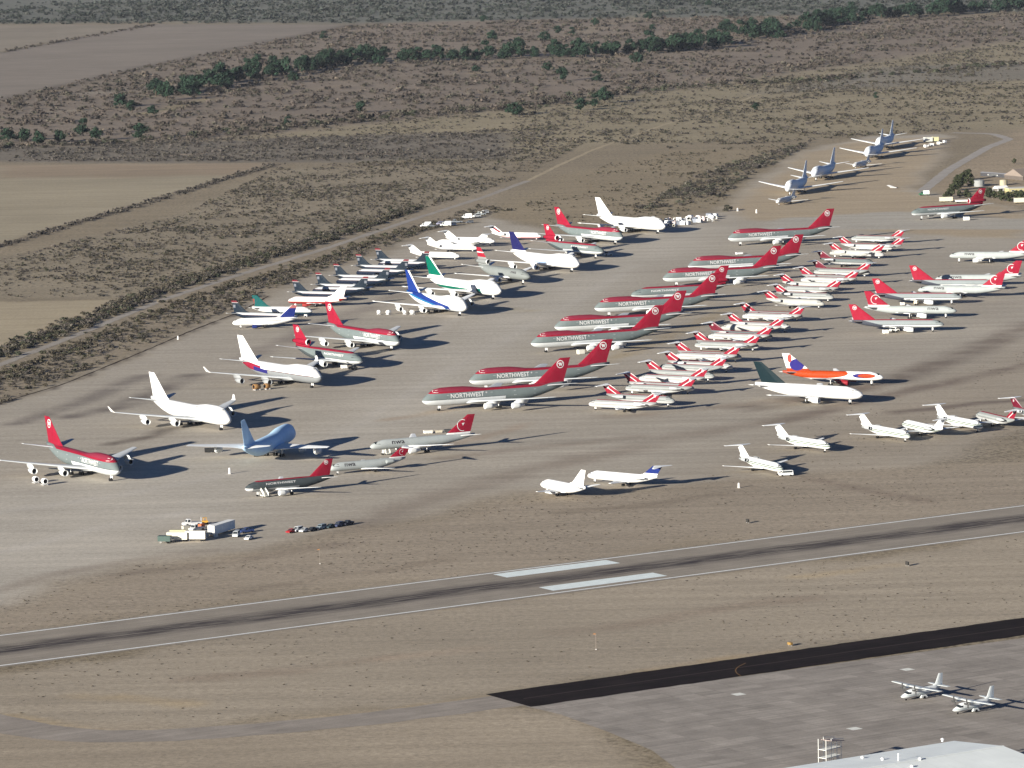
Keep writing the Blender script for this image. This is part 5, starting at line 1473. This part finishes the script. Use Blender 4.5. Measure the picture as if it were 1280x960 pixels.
for a, b in ((0, Wh / 2), (Wh / 2, Wh)):
    za, zb = (8.0, 8.0 + HR) if a == 0 else (8.0 + HR, 8.0)
    ro = hpart('roof', [hp(0, a, za), hp(Lh, a, za), hp(Lh, b, zb), hp(0, b, zb), hp(0, a, za - .25), hp(Lh, a, za - .25), hp(Lh, b, zb - .25), hp(0, b, zb - .25)],
          [(0, 1, 2, 3), (4, 7, 6, 5), (0, 4, 5, 1), (1, 5, 6, 2), (2, 6, 7, 3), (3, 7, 4, 0)], HRM)
    for k in range(1, 21):                       # standing seams
        u = Lh * k / 21
        hpart('roof_seam', [hp(u - .05, a + .1, za + .05), hp(u + .05, a + .1, za + .05), hp(u + .05, b - .1, zb + .05), hp(u - .05, b - .1, zb + .05)], [(0, 1, 2, 3)], HRM, ro)
hpart('ridge_cap', [hp(-.05, Wh / 2 - .4, 8 + HR + .03), hp(Lh, Wh / 2 - .4, 8 + HR + .03), hp(Lh, Wh / 2, 8 + HR + .12), hp(-.05, Wh / 2, 8 + HR + .12), hp(Lh, Wh / 2 + .4, 8 + HR + .03), hp(-.05, Wh / 2 + .4, 8 + HR + .03)], [(0, 1, 2, 3), (3, 2, 4, 5)], HRM)
VENT = paint('vent_white', (.74, .74, .72), .5, .3)
def roof_z(v): return 8 + HR * (v / (Wh / 2) if v < Wh / 2 else (Wh - v) / (Wh / 2))
for px, py, h in ((1078, 948, .45), (1103, 950, .45), (1123, 951, 1.7), (1150, 950, .5), (1178, 926.5, .6), (1140, 959, .4)):
    v = 0.0
    for _ in range(12):                          # find the spot on the sloping roof
        p = at(px, py, roof_z(min(max(v, 0), Wh))); d = p - hc; v = d.x * e2.x + d.y * e2.y
    b = MB(); z = roof_z(min(max(v, .5), Wh)) - .1
    b.tube((p.x, p.y, z), (p.x, p.y, z + h), .32 if h < 1.5 else .16, .32 if h < 1.5 else .12, 8)
    b.tube((p.x, p.y, z + h), (p.x, p.y, z + h + .3), .6 if h < 1.5 else .25, .15, 8)
    m_ = mesh_of('roof_vent', [hang_inv @ Vector(q) for q in b.v], b.f)
    obj('roof_vent', m_, VENT, hang)
tag(hang, 'pale metal hangar roof with small vents at the lower right corner', 'hangar')

wp = empty('work_platform', at(1038, 957)[:2] + (0.05,) if False else tuple(at(1038, 957)), tw_ang + R(15))
PIPE = paint('platform_steel', (.62, .62, .58), .5, .3)
for sx in (-3.4, -1.2, 1.2, 3.0):
    for s in (-1, 1):
        q = MB(); q.tube((sx, s * 1.3, 0), (sx, s * 1.3, 7.6 if sx < 0 else 6.6), .1, .1, 6); q.build('upright', PIPE, wp)
for z in (2.6, 4.8):
    q = MB(); q.box((-.2, 0, z), (6.6, 2.8, .14)); q.build('deck', PIPE, wp)
q = MB(); q.box((1.2, 0, 6.7), (5.6, 3.4, .16), ry=R(8)); q.build('canopy', paint('platform_canopy', (.34, .27, .24), .7, .2), wp)
for s in (-1, 1):
    for z in (5.5, 6.0):
        q = MB(); q.tube((-3.4, s * 1.3, z), (3.0, s * 1.3, z), .06, .06, 6); q.build('rail', PIPE, wp)
    q = MB(); q.tube((-1.0, s * 1.5, 7.7), (3.8, s * 1.5, 6.9), .08, .08, 6); q.build('rail', PIPE, wp)
for k in range(9):
    q = MB(); q.box((4.6 - k * .28, 0, .25 + k * .28), (.3, 1.4, .06)); q.build('step', PIPE, wp)
for sx in (-3, 2.6):
    for s in (-1, 1):
        q = MB(); q.tube((sx, s * 1.5, .3), (sx, s * 1.7, .3), .3, .3, 8); q.build('wheel', RUBBER, wp)
tag(wp, 'tall white steel work platform with a slanting top rail behind the hangar roof', 'platform')

# ------------------------------------------------------------------ buildings at the right
def house(px, py, rz, s, wall, roof, label, roof_kind='flat', name='building', n_win=4, cat='building', over=.4):
    p = at(px, py); root = empty(name, (p.x, p.y, .03), R(rz))
    wm = paint('wall_%d_%d_%d' % tuple(int(c * 100) for c in wall), wall, .8, .2, noise=.06, nscale=.6)
    rm = paint('roof_%d_%d_%d' % tuple(int(c * 100) for c in roof), roof, .7, .2, noise=.06, nscale=.5)
    b = MB(); b.box((0, 0, s[2] / 2), s); w = b.build('wall', wm, root)
    r = MB()
    if roof_kind == 'flat':
        r.box((0, 0, s[2] + .12), (s[0] + over * 2, s[1] + over * 2, .25))
    else:
        hx, hy, h = s[0] / 2 + over, s[1] / 2 + over, s[1] * .22
        z = s[2]
        r.add([(-hx, -hy, z), (hx, -hy, z), (hx, hy, z), (-hx, hy, z), (-hx, 0, z + h), (hx, 0, z + h)], [(0, 1, 5, 4), (2, 3, 4, 5), (0, 4, 3), (1, 2, 5), (3, 2, 1, 0)])
    r.build('roof', rm, root)
    for k in range(n_win):
        x = -s[0] / 2 + (k + .5) * s[0] / max(n_win, 1)
        q = MB(); q.box((x, -s[1] / 2 - .02, s[2] * .55), (s[0] / n_win * .4, .06, s[2] * .32)); wi = q.build('window', paint('window_frame', (.55, .55, .52), .6, .2), root)
        q = MB(); q.box((x, -s[1] / 2 - .06, s[2] * .55), (s[0] / n_win * .34, .04, s[2] * .27)); q.build('pane', GLASS, wi)
    q = MB(); q.box((s[0] / 2 + .02, 0, s[2] * .38), (.06, min(1.2, s[1] * .3), s[2] * .72)); q.build('door', paint('door_brown', (.2, .14, .1), .6, .2), root)
    tag(root, label, cat)
    return root
house(1278, 240.5, 12, (22, 10, 3.2), (.38, .34, .18), (.50, .48, .42), 'cream yellow building with a white edge roof at the right edge')
house(1276, 224, 30, (12, 22, 2.6), (.10, .085, .075), (.20, .165, .14), 'brown-roofed shed behind the cream building at the right edge', 'gable', 'shed', 2)
house(1243, 221, -55, (26, 3.2, 2.4), (.05, .05, .055), (.20, .20, .21), 'long low dark shed behind the tanks at the right', 'gable', 'shed', 1)
def tank(px, py, r, h, col, label):
    p = at(px, py); root = empty('storage_tank', (p.x, p.y, .03))
    m = paint('tank_%d_%d' % (int(col[0] * 100), int(col[2] * 100)), col, .6, .3, noise=.05)
    b = MB(); b.tube((0, 0, 0), (0, 0, h), r, r, 24); b.build('shell', m, root)
    b = MB(); b.tube((0, 0, h), (0, 0, h + r * .18), r * 1.01, r * .1, 24); b.build('lid', m, root)
    l = MB()
    for s in (-.25, .25): l.tube((s, -r - .15, 0), (s, -r - .15, h + .3), .05, .05, 5)
    for k in range(int(h / .6)): l.tube((-.25, -r - .15, .4 + k * .6), (.25, -r - .15, .4 + k * .6), .03, .03, 5)
    l.build('ladder', STRUT, root)
    tag(root, label, 'tank')
tank(1224, 233, 3.6, 4.2, (.24, .25, .245), 'grey storage tank among the trees at the right')
tank(1254.5, 231.5, 2.7, 3.6, (.36, .32, .22), 'cream storage tank left of the yellow building')
def shelter(px, py, rz, label):
    p = at(px, py); root = empty('open_shelter', (p.x, p.y, .03), R(rz))
    m = paint('shelter_white', (.72, .72, .70), .5, .3)
    q = MB(); q.add([(-4.5, -3.5, 2.6), (4.5, -3.5, 2.6), (4.5, 3.5, 2.6), (-4.5, 3.5, 2.6), (-4.5, 0, 4.3), (4.5, 0, 4.3)], [(0, 1, 5, 4), (2, 3, 4, 5), (0, 4, 3), (1, 2, 5)]); q.build('roof', m, root)
    for x in (-4.2, 0, 4.2):
        for y in (-3.2, 3.2):
            q = MB(); q.box((x, y, 1.3), (.2, .2, 2.6)); q.build('post', m, root)
    q = MB(); q.box((0, 3.3, 1.3), (8.2, .12, 2.5)); q.build('back_wall', paint('shelter_back', (.3, .28, .26), .8, .2), root)
    tag(root, label, 'shelter')
shelter(1251, 240, 25, 'white peaked open shelter before the cream tank')
trailer(1182.5, 252.8, 10, 8.5, 2.6, 2.6, (.66, .60, .44), 'cream container at the left end of the trees by the buildings', 'container', cat='container')
trailer(1203, 253.2, 4, 9.5, 2.2, .9, (.74, .73, .68), 'long low white trailer under the trees by the buildings', 'flat_trailer', ribs=False)
trailer(1277, 254.2, 8, 10, 2.6, 2.8, (.62, .56, .42), 'cream container at the right edge below the buildings', 'container', cat='container')
trailer(1160, 178, 20, 6.2, 4.2, 3.2, (.66, .66, .58), 'white container, left of two at the end of the far jumbo line', 'container', cat='container')
trailer(1169, 177.5, 20, 4.2, 4.2, 3.2, (.62, .60, .36), 'yellowish container, right of two at the end of the far jumbo line', 'container', cat='container')
for k in range(7):
    r = scrap(1157 + k * 4.0, 184.2 - k * .95, 'panel' if k % 2 else 'crate', (.74, .74, .72), heap_rng.uniform(0, 6.28), .9)
    tag(r, ('white scrap panel' if k % 2 else 'white scrap crate') + ' in the line of debris before the two far containers', 'scrap', 'far debris ' + ('panels' if k % 2 else 'crates'))
r = scrap(1121, 235.5, 'panel', (.72, .71, .68), .3, 1.3); tag(r, 'white scrap panel lying alone on the tan ground above the lone trijet', 'scrap')

# ------------------------------------------------------------------ vegetation
def leaf_mat(name, cols, rough=.9):
    m = bpy.data.materials.new(name); m.use_nodes = True
    nt = m.node_tree; N = nt.nodes; L = nt.links
    b = N['Principled BSDF']; b.inputs['Roughness'].default_value = rough; b.inputs['Specular IOR Level'].default_value = .1
    a = N.new('ShaderNodeAttribute'); a.attribute_name = 'leaf'
    L.new(a.outputs['Color'], b.inputs['Base Color'])
    return m
def raw_mesh(name, co, tri, col=None):
    m = bpy.data.meshes.new(name)
    m.vertices.add(len(co)); m.vertices.foreach_set('co', co.astype(np.float32).ravel())
    m.loops.add(tri.size); m.loops.foreach_set('vertex_index', tri.astype(np.int32).ravel())
    m.polygons.add(len(tri)); m.polygons.foreach_set('loop_start', np.arange(0, tri.size, 3, dtype=np.int32))
    m.update()
    if col is not None:
        a = m.attributes.new('leaf', 'FLOAT_COLOR', 'POINT')
        a.data.foreach_set('color', np.concatenate([col, np.ones((len(col), 1))], 1).astype(np.float32).ravel())
    m.update()
    return m
LEAF = leaf_mat('foliage', None)
BARK = paint('bark', (.07, .055, .04), .9, .1, noise=.2, nscale=3)

def bush_kit(n_tri, n, seed, size):
    """ragged unit bushes: small leaf and twig faces filling a low dome"""
    out = []
    r = np.random.default_rng(seed)
    for _ in range(n):
        vs = []
        lobes = [np.array([0, 0, .4])] + [np.array([math.cos(a) * .45, math.sin(a) * .45, r.uniform(.15, .6)]) for a in r.uniform(0, 6.283, 4)]
        for _k in range(n_tri):
            d = r.normal(size=3); d /= np.linalg.norm(d)
            d[2] = abs(d[2]) if r.random() < .7 else d[2]
            c = lobes[r.integers(len(lobes))] + d * r.uniform(.25, .62)
            c[2] = max(c[2], .04)
            nrm = d + r.normal(0, .55, 3); nrm /= np.linalg.norm(nrm)
            u = np.cross(nrm, [.3, .2, 1.]); u /= np.linalg.norm(u) + 1e-6
            w = np.cross(nrm, u)
            s_ = size * r.uniform(.6, 1.3)
            a = r.random() * 6.283
            for q in (0, 2.1, 4.2):
                k = r.uniform(.7, 1.2)
                vs.append(c + (u * math.cos(a + q) + w * math.sin(a + q)) * s_ * k)
        vs = np.array(vs)
        vs[:, 2] = np.maximum(vs[:, 2], 0.0)
        out.append((vs, np.arange(len(vs)).reshape(-1, 3)))
    return out
KIT_HI = bush_kit(64, 8, 3, .26)
KIT_LO = bush_kit(22, 8, 4, .40)

def scatter(outline, density, clump, seed):
    """random points inside an outline, thinned by a noise so that they gather in clumps"""
    P = pxpoly(outline)
    r = np.random.default_rng(seed)
    x0, y0 = P.min(0); x1, y1 = P.max(0)
    n = int((x1 - x0) * (y1 - y0) * density)
    x, y = r.uniform(x0, x1, n), r.uniform(y0, y1, n)
    k = inside(x, y, P)
    x, y = x[k], y[k]
    if clump:
        f = fbm(x, y, 1 / 45.0, seed + 50, 4)
        k = r.random(len(x)) < np.clip((f - .5 + clump * .25) / (clump * .5), .03, 1)
        x, y = x[k], y[k]
    return np.stack([x, y], 1)
def along(lines, step, width, seed):
    r = np.random.default_rng(seed)
    out = []
    for L in lines:
        P = pxpoly(L)
        for a, b in zip(P[:-1], P[1:]):
            n = max(1, int(np.hypot(*(b - a)) / step))
            t = r.random(n)[:, None]
            out.append(a + (b - a) * t + r.normal(0, width, (n, 2)))
    return np.concatenate(out)

def bushes(name, pts, smin, smax, cols, label, kit, seed, tall=.8, spread=1.0):
    """one mass of shrubs"""
    r = np.random.default_rng(seed)
    cols = np.array(cols)
    V, T, C = [], [], []
    base = 0
    for p in pts:
        vs, fs = kit[r.integers(len(kit))]
        s = smin + (smax - smin) * r.random() ** 1.8
        a = r.random() * 6.283
        ca, sa = math.cos(a), math.sin(a)
        q = np.empty_like(vs)
        q[:, 0] = (vs[:, 0] * ca - vs[:, 1] * sa) * s * spread + p[0]
        q[:, 1] = (vs[:, 0] * sa + vs[:, 1] * ca) * s * spread + p[1]
        q[:, 2] = vs[:, 2] * s * tall * r.uniform(.75, 1.25)
        c = cols[r.integers(len(cols))] * r.uniform(.7, 1.3)
        V.append(q); T.append(fs + base); C.append(np.clip(c * np.repeat(r.uniform(.65, 1.35, (len(vs) // 3, 1)), 3, 0), 0, 1))
        base += len(vs)
    o = obj(name, raw_mesh(name, np.concatenate(V), np.concatenate(T), np.concatenate(C)), LEAF)
    o['kind'] = 'stuff'
    tag(o, label, 'scrub')
    return o
OLIVE = [(.058, .052, .036), (.07, .060, .043), (.046, .046, .030), (.085, .072, .054)]
GREYB = [(.062, .054, .048), (.075, .065, .058), (.052, .047, .040), (.085, .076, .062)]
MAUVE = [(.070, .057, .048), (.060, .050, .043), (.080, .066, .052), (.056, .049, .039), (.066, .061, .046)]
GREENISH = [(.036, .040, .026), (.045, .048, .031), (.055, .050, .038)]

B_EDGE = [(-120, 510), (0, 466), (100, 428), (200, 385), (300, 352), (400, 324), (520, 282), (600, 257), (650, 262), (605, 268), (530, 290), (450, 321), (335, 364), (298, 384), (80, 474), (-120, 560)]
B_MID = [(-120, 330), (0, 330), (100, 303), (215, 274), (345, 210), (520, 198), (640, 198), (735, 178), (660, 218), (600, 240), (400, 303), (290, 337), (178, 378), (150, 372), (0, 372), (-120, 372)]
B_BELT = [(-200, 176), (0, 182), (330, 172), (640, 163), (700, 160), (640, 197), (345, 202), (0, 202), (-200, 204)]
B_RIGHT = [(640, 138), (960, 98), (1280, 52), (1420, 40), (1420, 140), (1190, 164), (1010, 176), (840, 186), (740, 178), (640, 197)]
B_FRONT = [(655, 255), (760, 205), (850, 190), (1005, 178), (930, 222), (905, 252), (835, 272), (780, 284), (700, 286)]
B_BRUSH = [(-250, 176), (-250, 178), (0, 128), (440, 33), (700, 25), (1450, 12), (1450, 34), (1280, 50), (960, 96), (640, 136), (300, 170), (0, 180)]
B_THICK = [(795, 262), (835, 238), (880, 216), (940, 196), (1012, 178), (985, 196), (935, 222), (905, 246), (850, 258)]
B_FAR = [(-300, 32), (-300, 8), (1500, -14), (1500, 12), (700, 24), (440, 29)]
bushes('desert_scrub', scatter(B_EDGE, .13, 1.1, 1), .5, 2.1, OLIVE + GREYB, 'olive and brown scrub between the perimeter road and the parked jets', KIT_HI, 1)
bushes('desert_scrub', scatter(B_MID, .10, 1.1, 2), .5, 1.8, OLIVE + GREYB, 'dense grey brown scrub beyond the perimeter road at the left', KIT_LO, 2)
bushes('desert_scrub', scatter(B_BELT, .06, 1.1, 3), .8, 2.4, GREYB, 'dark grey scrub belt above the dry field', KIT_LO, 3)
bushes('desert_scrub', scatter(B_RIGHT, .034, .8, 4), .6, 2.4, OLIVE + GREYB, 'sparse scrub on the plain beyond the far jumbo jets', KIT_LO, 4)
bushes('desert_scrub', scatter([(-60, 190), (0, 184), (240, 173), (430, 153), (640, 136), (720, 150), (640, 164), (330, 172), (0, 183), (-60, 192)], .03, .8, 19), .6, 2.0, OLIVE + GREYB, 'thin strip of scrub between the mesquite belt and the dark scrub belt', KIT_LO, 19)
bushes('desert_scrub', scatter(B_FRONT, .04, .6, 5), .4, 1.5, OLIVE, 'scattered low scrub beyond the airliners in the middle', KIT_LO, 5)
bushes('brush_land', scatter(B_BRUSH, .012, .9, 6), 1.2, 4.4, MAUVE, 'mauve brown brush covering the far plain around the dark trees', KIT_LO, 6)
bushes('thicket', scatter(B_THICK, .06, .8, 7), 1.2, 3.0, [(.066, .066, .046), (.075, .070, .052), (.055, .055, .04)] + GREYB, 'dense grey thicket beside the far line of old jumbo jets', KIT_HI, 7)
bushes('far_woodland', scatter(B_FAR, .007, .9, 8), 2.5, 6.0, [(.040, .046, .040), (.048, .050, .044), (.034, .040, .034)], 'grey green far woodland bands along the top of the photo', KIT_LO, 8)
HEDGE = [[(-90, 470), (0, 441), (100, 405), (180, 371), (300, 331), (400, 301), (520, 260)], [(-60, 500), (0, 470), (100, 432), (200, 390), (300, 354), (400, 325), (510, 287)]]
bushes('hedgerow', along(HEDGE[:1], .5, 5.0, 9), 1.0, 2.9, GREENISH + OLIVE + GREYB, 'dark hedge along the far side of the perimeter road', KIT_HI, 9)
bushes('hedgerow', along(HEDGE[1:], 1.5, 4.5, 10), 1.0, 2.4, OLIVE, 'ragged hedge along the near side of the perimeter road', KIT_HI, 10)
bushes('hedgerow', along([[(-60, 326), (0, 308), (120, 272), (230, 240), (345, 205)]], 1.6, 3.0, 11), 1.0, 2.4, GREYB, 'thin dark hedge slanting between the two dry fields', KIT_LO, 11)
bushes('hedgerow', along([[(-60, 340), (0, 326), (100, 301), (210, 274)]], 4.5, 2.0, 12), .8, 1.6, GREYB, 'faint broken hedge line below the pale dry field', KIT_LO, 12)
bushes('hedgerow', along([[(-80, 144), (0, 127), (180, 86), (440, 33)], [(0, 66), (192, 31)]], 6.0, 6.0, 13), 1.5, 3.5, MAUVE, 'dark weedy edges of the ploughed field', KIT_LO, 13)
bushes('mesquite_belt', along([[(-60, 188), (0, 184), (120, 180), (240, 172), (330, 163), (430, 152), (540, 142), (640, 135), (760, 118), (880, 106), (1000, 102), (1130, 92), (1280, 80), (1400, 70)]], 2.6, 14.0, 14), 2.2, 5.5, MAUVE + GREENISH, 'belt of bare mesquite running across the plain in front of the dark trees', KIT_HI, 14)
# weeds on the open ground
B_INF1 = [(-80, 780), (0, 757), (180, 704), (330, 690), (620, 624), (880, 602), (1130, 588), (1400, 530), (1400, 620), (1280, 630), (0, 793), (-80, 803)]
B_INF2 = [(-60, 845), (0, 836), (1280, 670), (1340, 662), (1340, 762), (1280, 768), (600, 866), (300, 902), (-60, 890)]
B_APRON = [(880, 600), (1000, 530), (1280, 440), (1340, 430), (1340, 540), (1130, 585)]
TUFT = [(.09, .075, .052), (.07, .058, .042), (.11, .095, .062), (.055, .046, .035)]
wpts = np.concatenate([scatter(B_INF1, .07, .7, 15), scatter(B_INF2, .045, .7, 16), scatter(B_APRON, .05, .7, 17)])
bushes('dry_weeds', wpts, .10, .42, TUFT, 'low dry weeds dotted over the bare ground around the runway', KIT_LO, 15, .6, 1.3)
one = along([[(905, 262), (912, 262)]], 9, 2, 18)

# --- trees: a trunk with limbs, and a crown of many leaf faces gathered in clumps
def tree_meshes(seed, h, rad, col, n_clump=16, leaves=46, trunk_h=.3):
    r = np.random.default_rng(seed)
    mb = MB()
    mb.tube((0, 0, 0), (.15, .1, h * trunk_h), .055 * rad + .12, .035 * rad + .08, 6)
    ctr = []
    for k in range(n_clump):
        a = r.random() * 6.283; e = r.random() ** .6
        z = h * (trunk_h * .75 + (1 - trunk_h * .75) * r.random())
        t = (z / h - trunk_h * .7) / (1 - trunk_h * .7)
        prof = math.sqrt(max(.05, 1 - (max(t, 0) * 1.05 - .28) ** 2 / .62))
        c = np.array([math.cos(a) * rad * e * prof * .8, math.sin(a) * rad * e * prof * .8, min(z, h * .93)])
        ctr.append(c)
        if k < 6:
            mb.tube((.15, .1, h * trunk_h * .85), tuple(c), .03 * rad + .05, .02, 5)
    V, T, C = [], [], []
    b = 0
    for c in ctr:
        cr = rad * r.uniform(.28, .46)
        tone = r.uniform(.7, 1.35)
        for _ in range(leaves):
            d = r.normal(size=3); d /= np.linalg.norm(d)
            p = c + d * cr * r.uniform(.55, 1.05) * np.array([1, 1, .8])
            if p[2] < .25: continue
            n = d + r.normal(0, .5, 3); n /= np.linalg.norm(n)
            u = np.cross(n, [0.3, .2, 1]); u /= np.linalg.norm(u) + 1e-6
            w = np.cross(n, u)
            s = rad * r.uniform(.07, .15)
            q = np.array([p - u * s, p + u * s * .9 + w * s * .5, p + w * s * 1.2, p - u * s * .6 - w * s])
            V.append(q); T.append(np.array([[0, 1, 2], [0, 3, 1]]) + b); b += 4
            C.append(np.tile(np.array(col) * tone * r.uniform(.75, 1.25), (4, 1)))
    tm = mesh_of('trunk', mb.v, mb.f); tm.materials.append(BARK)
    cm = raw_mesh('crown', np.concatenate(V), np.concatenate(T), np.concatenate(C)); cm.materials.append(LEAF)
    return tm, cm
DARK = [tree_meshes(100 + k, 11 + k % 3, 6.0 + (k % 2), (.015, .030, .018)) for k in range(5)]
GREYT = [tree_meshes(200 + k, 7, 4.4, (.045, .042, .03), 14, 40) for k in range(2)]
LOCAL = [tree_meshes(300 + k, 7.5, 4.6, (.034, .040, .020)) for k in range(3)]
def plant(kit, k, px, py, s, label, group=None, name='tree', squash=1.0):
    p = at(px, py)
    root = empty(name, (p.x, p.y, 0), (k * 2.4) % 6.283)
    root.scale = (s, s, s * squash)
    tm, cm = kit[k % len(kit)]
    obj('trunk', tm, None, root); obj('crown', cm, None, root)
    tag(root, label, 'tree', group)
    return root
tr = random.Random(5)
BELT_L = [(212, 122), (255, 110), (325, 97), (385, 86), (430, 80), (500, 76), (575, 75), (640, 72), (705, 71), (765, 68), (830, 64), (905, 56)]
BELT_R = [(905, 55), (935, 49), (960, 42), (1010, 36), (1065, 24), (1130, 20), (1200, 15), (1290, 10), (1340, 8)]
def belt(line, step, spread, labels, group, smin, smax):
    P = [at(*q) for q in line]
    k = 0
    for seg, (a, b) in enumerate(zip(P[:-1], P[1:])):
        n = max(1, int((b - a).length / (step * (2.4 if seg < 3 and len(P) > 9 else 1))))
        lb = labels[seg * len(labels) // (len(P) - 1)]
        for i in range(n):
            t = (i + tr.random()) / n
            q = a.lerp(b, t)
            if float(vnoise(np.array([q.x]), np.array([q.y * .3]), 1 / 38.0, 77)[0]) < .10:
                continue                         # gaps between the clumps
            dx, dy = tr.gauss(0, spread * .25), tr.gauss(0, spread)
            root = empty('dark_tree', (q.x + dx, q.y + dy, 0), tr.uniform(0, 6.28))
            s = tr.uniform(smin, smax); root.scale = (s, s, s * tr.uniform(.75, 1.1))
            tm, cm = DARK[k % len(DARK)]; k += 1
            obj('trunk', tm, None, root); obj('crown', cm, None, root)
            tag(root, lb, 'tree', group + ', stretch %d' % (seg * len(labels) // (len(P) - 1) + 1))
belt(BELT_L, 6.0, 30, ['dark green tree at the thin left end of the long tree belt', 'dark green tree in the long tree belt, just right of the ploughed field', 'dark green tree in the dense middle of the long tree belt', 'dark green tree at the right end of the long tree belt'], 'trees of the left belt', .9, 1.65)
belt(BELT_R, 9.5, 48, ['dark green tree in the lower part of the tree belt rising to the top right', 'dark green tree in the top right corner of the photo'], 'trees of the right belt', 1.0, 1.8)
for k, (px, py, s, lb) in enumerate(((796, 81, 1.1, 'below the middle of the tree belt'), (702, 101, .95, 'left of a pair on the brown plain below the belt'), (746, 103, .95, 'right of a pair on the brown plain below the belt'),
        (685, 88, .8, 'just under the belt above the pair'), (811, 25, .9, 'high above the middle of the belt'), (744, 33, .8, 'high above the belt, left of the higher one'), (697, 42, .8, 'in a short slanting line above the belt, middle'), (715, 44, .8, 'in a short slanting line above the belt, right'),
        (681, 51, .9, 'in a short slanting line above the belt, left'), (815, 38, .7, 'small, just above the belt at its middle'), (755, 129, 1.15, 'large, standing right of the mesquite belt'), (726, 138, .9, 'left of the large one by the mesquite belt'), (743, 134, .85, 'close against the large one by the mesquite belt'),
        (643, 144, 1.0, 'by the mesquite belt in the middle of the plain'), (150, 134, 1.1, 'at the left end of the belt, tall'), (191, 145, .75, 'small, between the belt end and the mesquite'), (176, 174, .95, 'in front of the mesquite belt at the left'),
        (104, 170, .95, 'in the left mesquite clump, right part'), (48, 180, .8, 'in the left mesquite clump, middle'), (10, 177, .9, 'at the left edge in the mesquite clump'), (616, 52, 1.0, 'lone, above the belt left of the slanting line'), (605, 28, .75, 'lone, near the top above the belt'), (405, 50, .8, 'lone, by the corner of the ploughed field'),
        (321, 77, .8, 'at the upper edge of the belt by the ploughed field'), (367, 103, .9, 'below the belt at its left third'), (595, 91, .7, 'small, below the belt at its middle'), (452, 141, .7, 'small, in the mesquite belt'), (360, 157, .6, 'small, in the mesquite belt further left'), (30, 176, .8, 'in the left mesquite clump, left part'), (75, 178, .75, 'in the left mesquite clump, between two others'), (120, 176, .8, 'at the right end of the left mesquite clump'), (165, 140, .8, 'close right of the tall one at the belt end'), (246, 113, .9, 'in front of the thin belt end'), (228, 118, .8, 'lowest of the thin belt end'),
        (287, 97, .8, 'at the upper edge of the belt near its left end'), (886, 8, .7, 'near the top edge above the right belt'), (945, 118 + 20, .45, 'tiny, on the plain right of the dirt track'), (1095, 124, .45, 'tiny, on the right plain'))):
    plant(DARK, k, px, py, s * 1.2, 'dark green tree ' + lb, 'scattered dark trees', 'dark_tree', tr.uniform(.75, 1.0))
for k, (px, py, s) in enumerate(((1183, 249, .62), (1188, 246, .75), (1192, 242, .85), (1196, 238, .95), (1200, 234, 1.0), (1205, 229, .95), (1210, 225, .9), (1214, 233, .7), (1199, 247, .6), (1209, 247, .65), (1236, 247, .85), (1242, 249, .7), (1252, 251, .85), (1261, 252, .85), (1270, 252, .9), (1278, 252, .9), (1197, 225, .5), (1268, 205, .5))):
    plant(LOCAL, k, px, py, s, 'olive tree in the row of trees around the buildings at the right', 'trees by the buildings', 'olive_tree')
plant(GREYT, 0, 910, 264, .8, 'lone round bush on the bare ground before the thicket', None, 'round_bush', .7)

# ------------------------------------------------------------------ haze
hz = MB(); hz.box((0, 12500, 123.5), (48000 + 200, 35000 + 200, 253.0))
haze = obj('haze', mesh_of('haze', hz.v, hz.f))
hm = bpy.data.materials.new('haze_air'); hm.use_nodes = True
for n_ in list(hm.node_tree.nodes):
    if n_.type == 'BSDF_PRINCIPLED': hm.node_tree.nodes.remove(n_)
pv = hm.node_tree.nodes.new('ShaderNodeVolumePrincipled')
pv.inputs['Color'].default_value = (.80, .87, 1.0, 1)
pv.inputs['Density'].default_value = 0.8e-5
hm.node_tree.links.new(pv.outputs[0], [n_ for n_ in hm.node_tree.nodes if n_.type == 'OUTPUT_MATERIAL'][0].inputs['Volume'])
haze.data.materials.append(hm)
haze['kind'] = 'stuff'
tag(haze, 'thin pale haze in the air over the plain', 'haze')
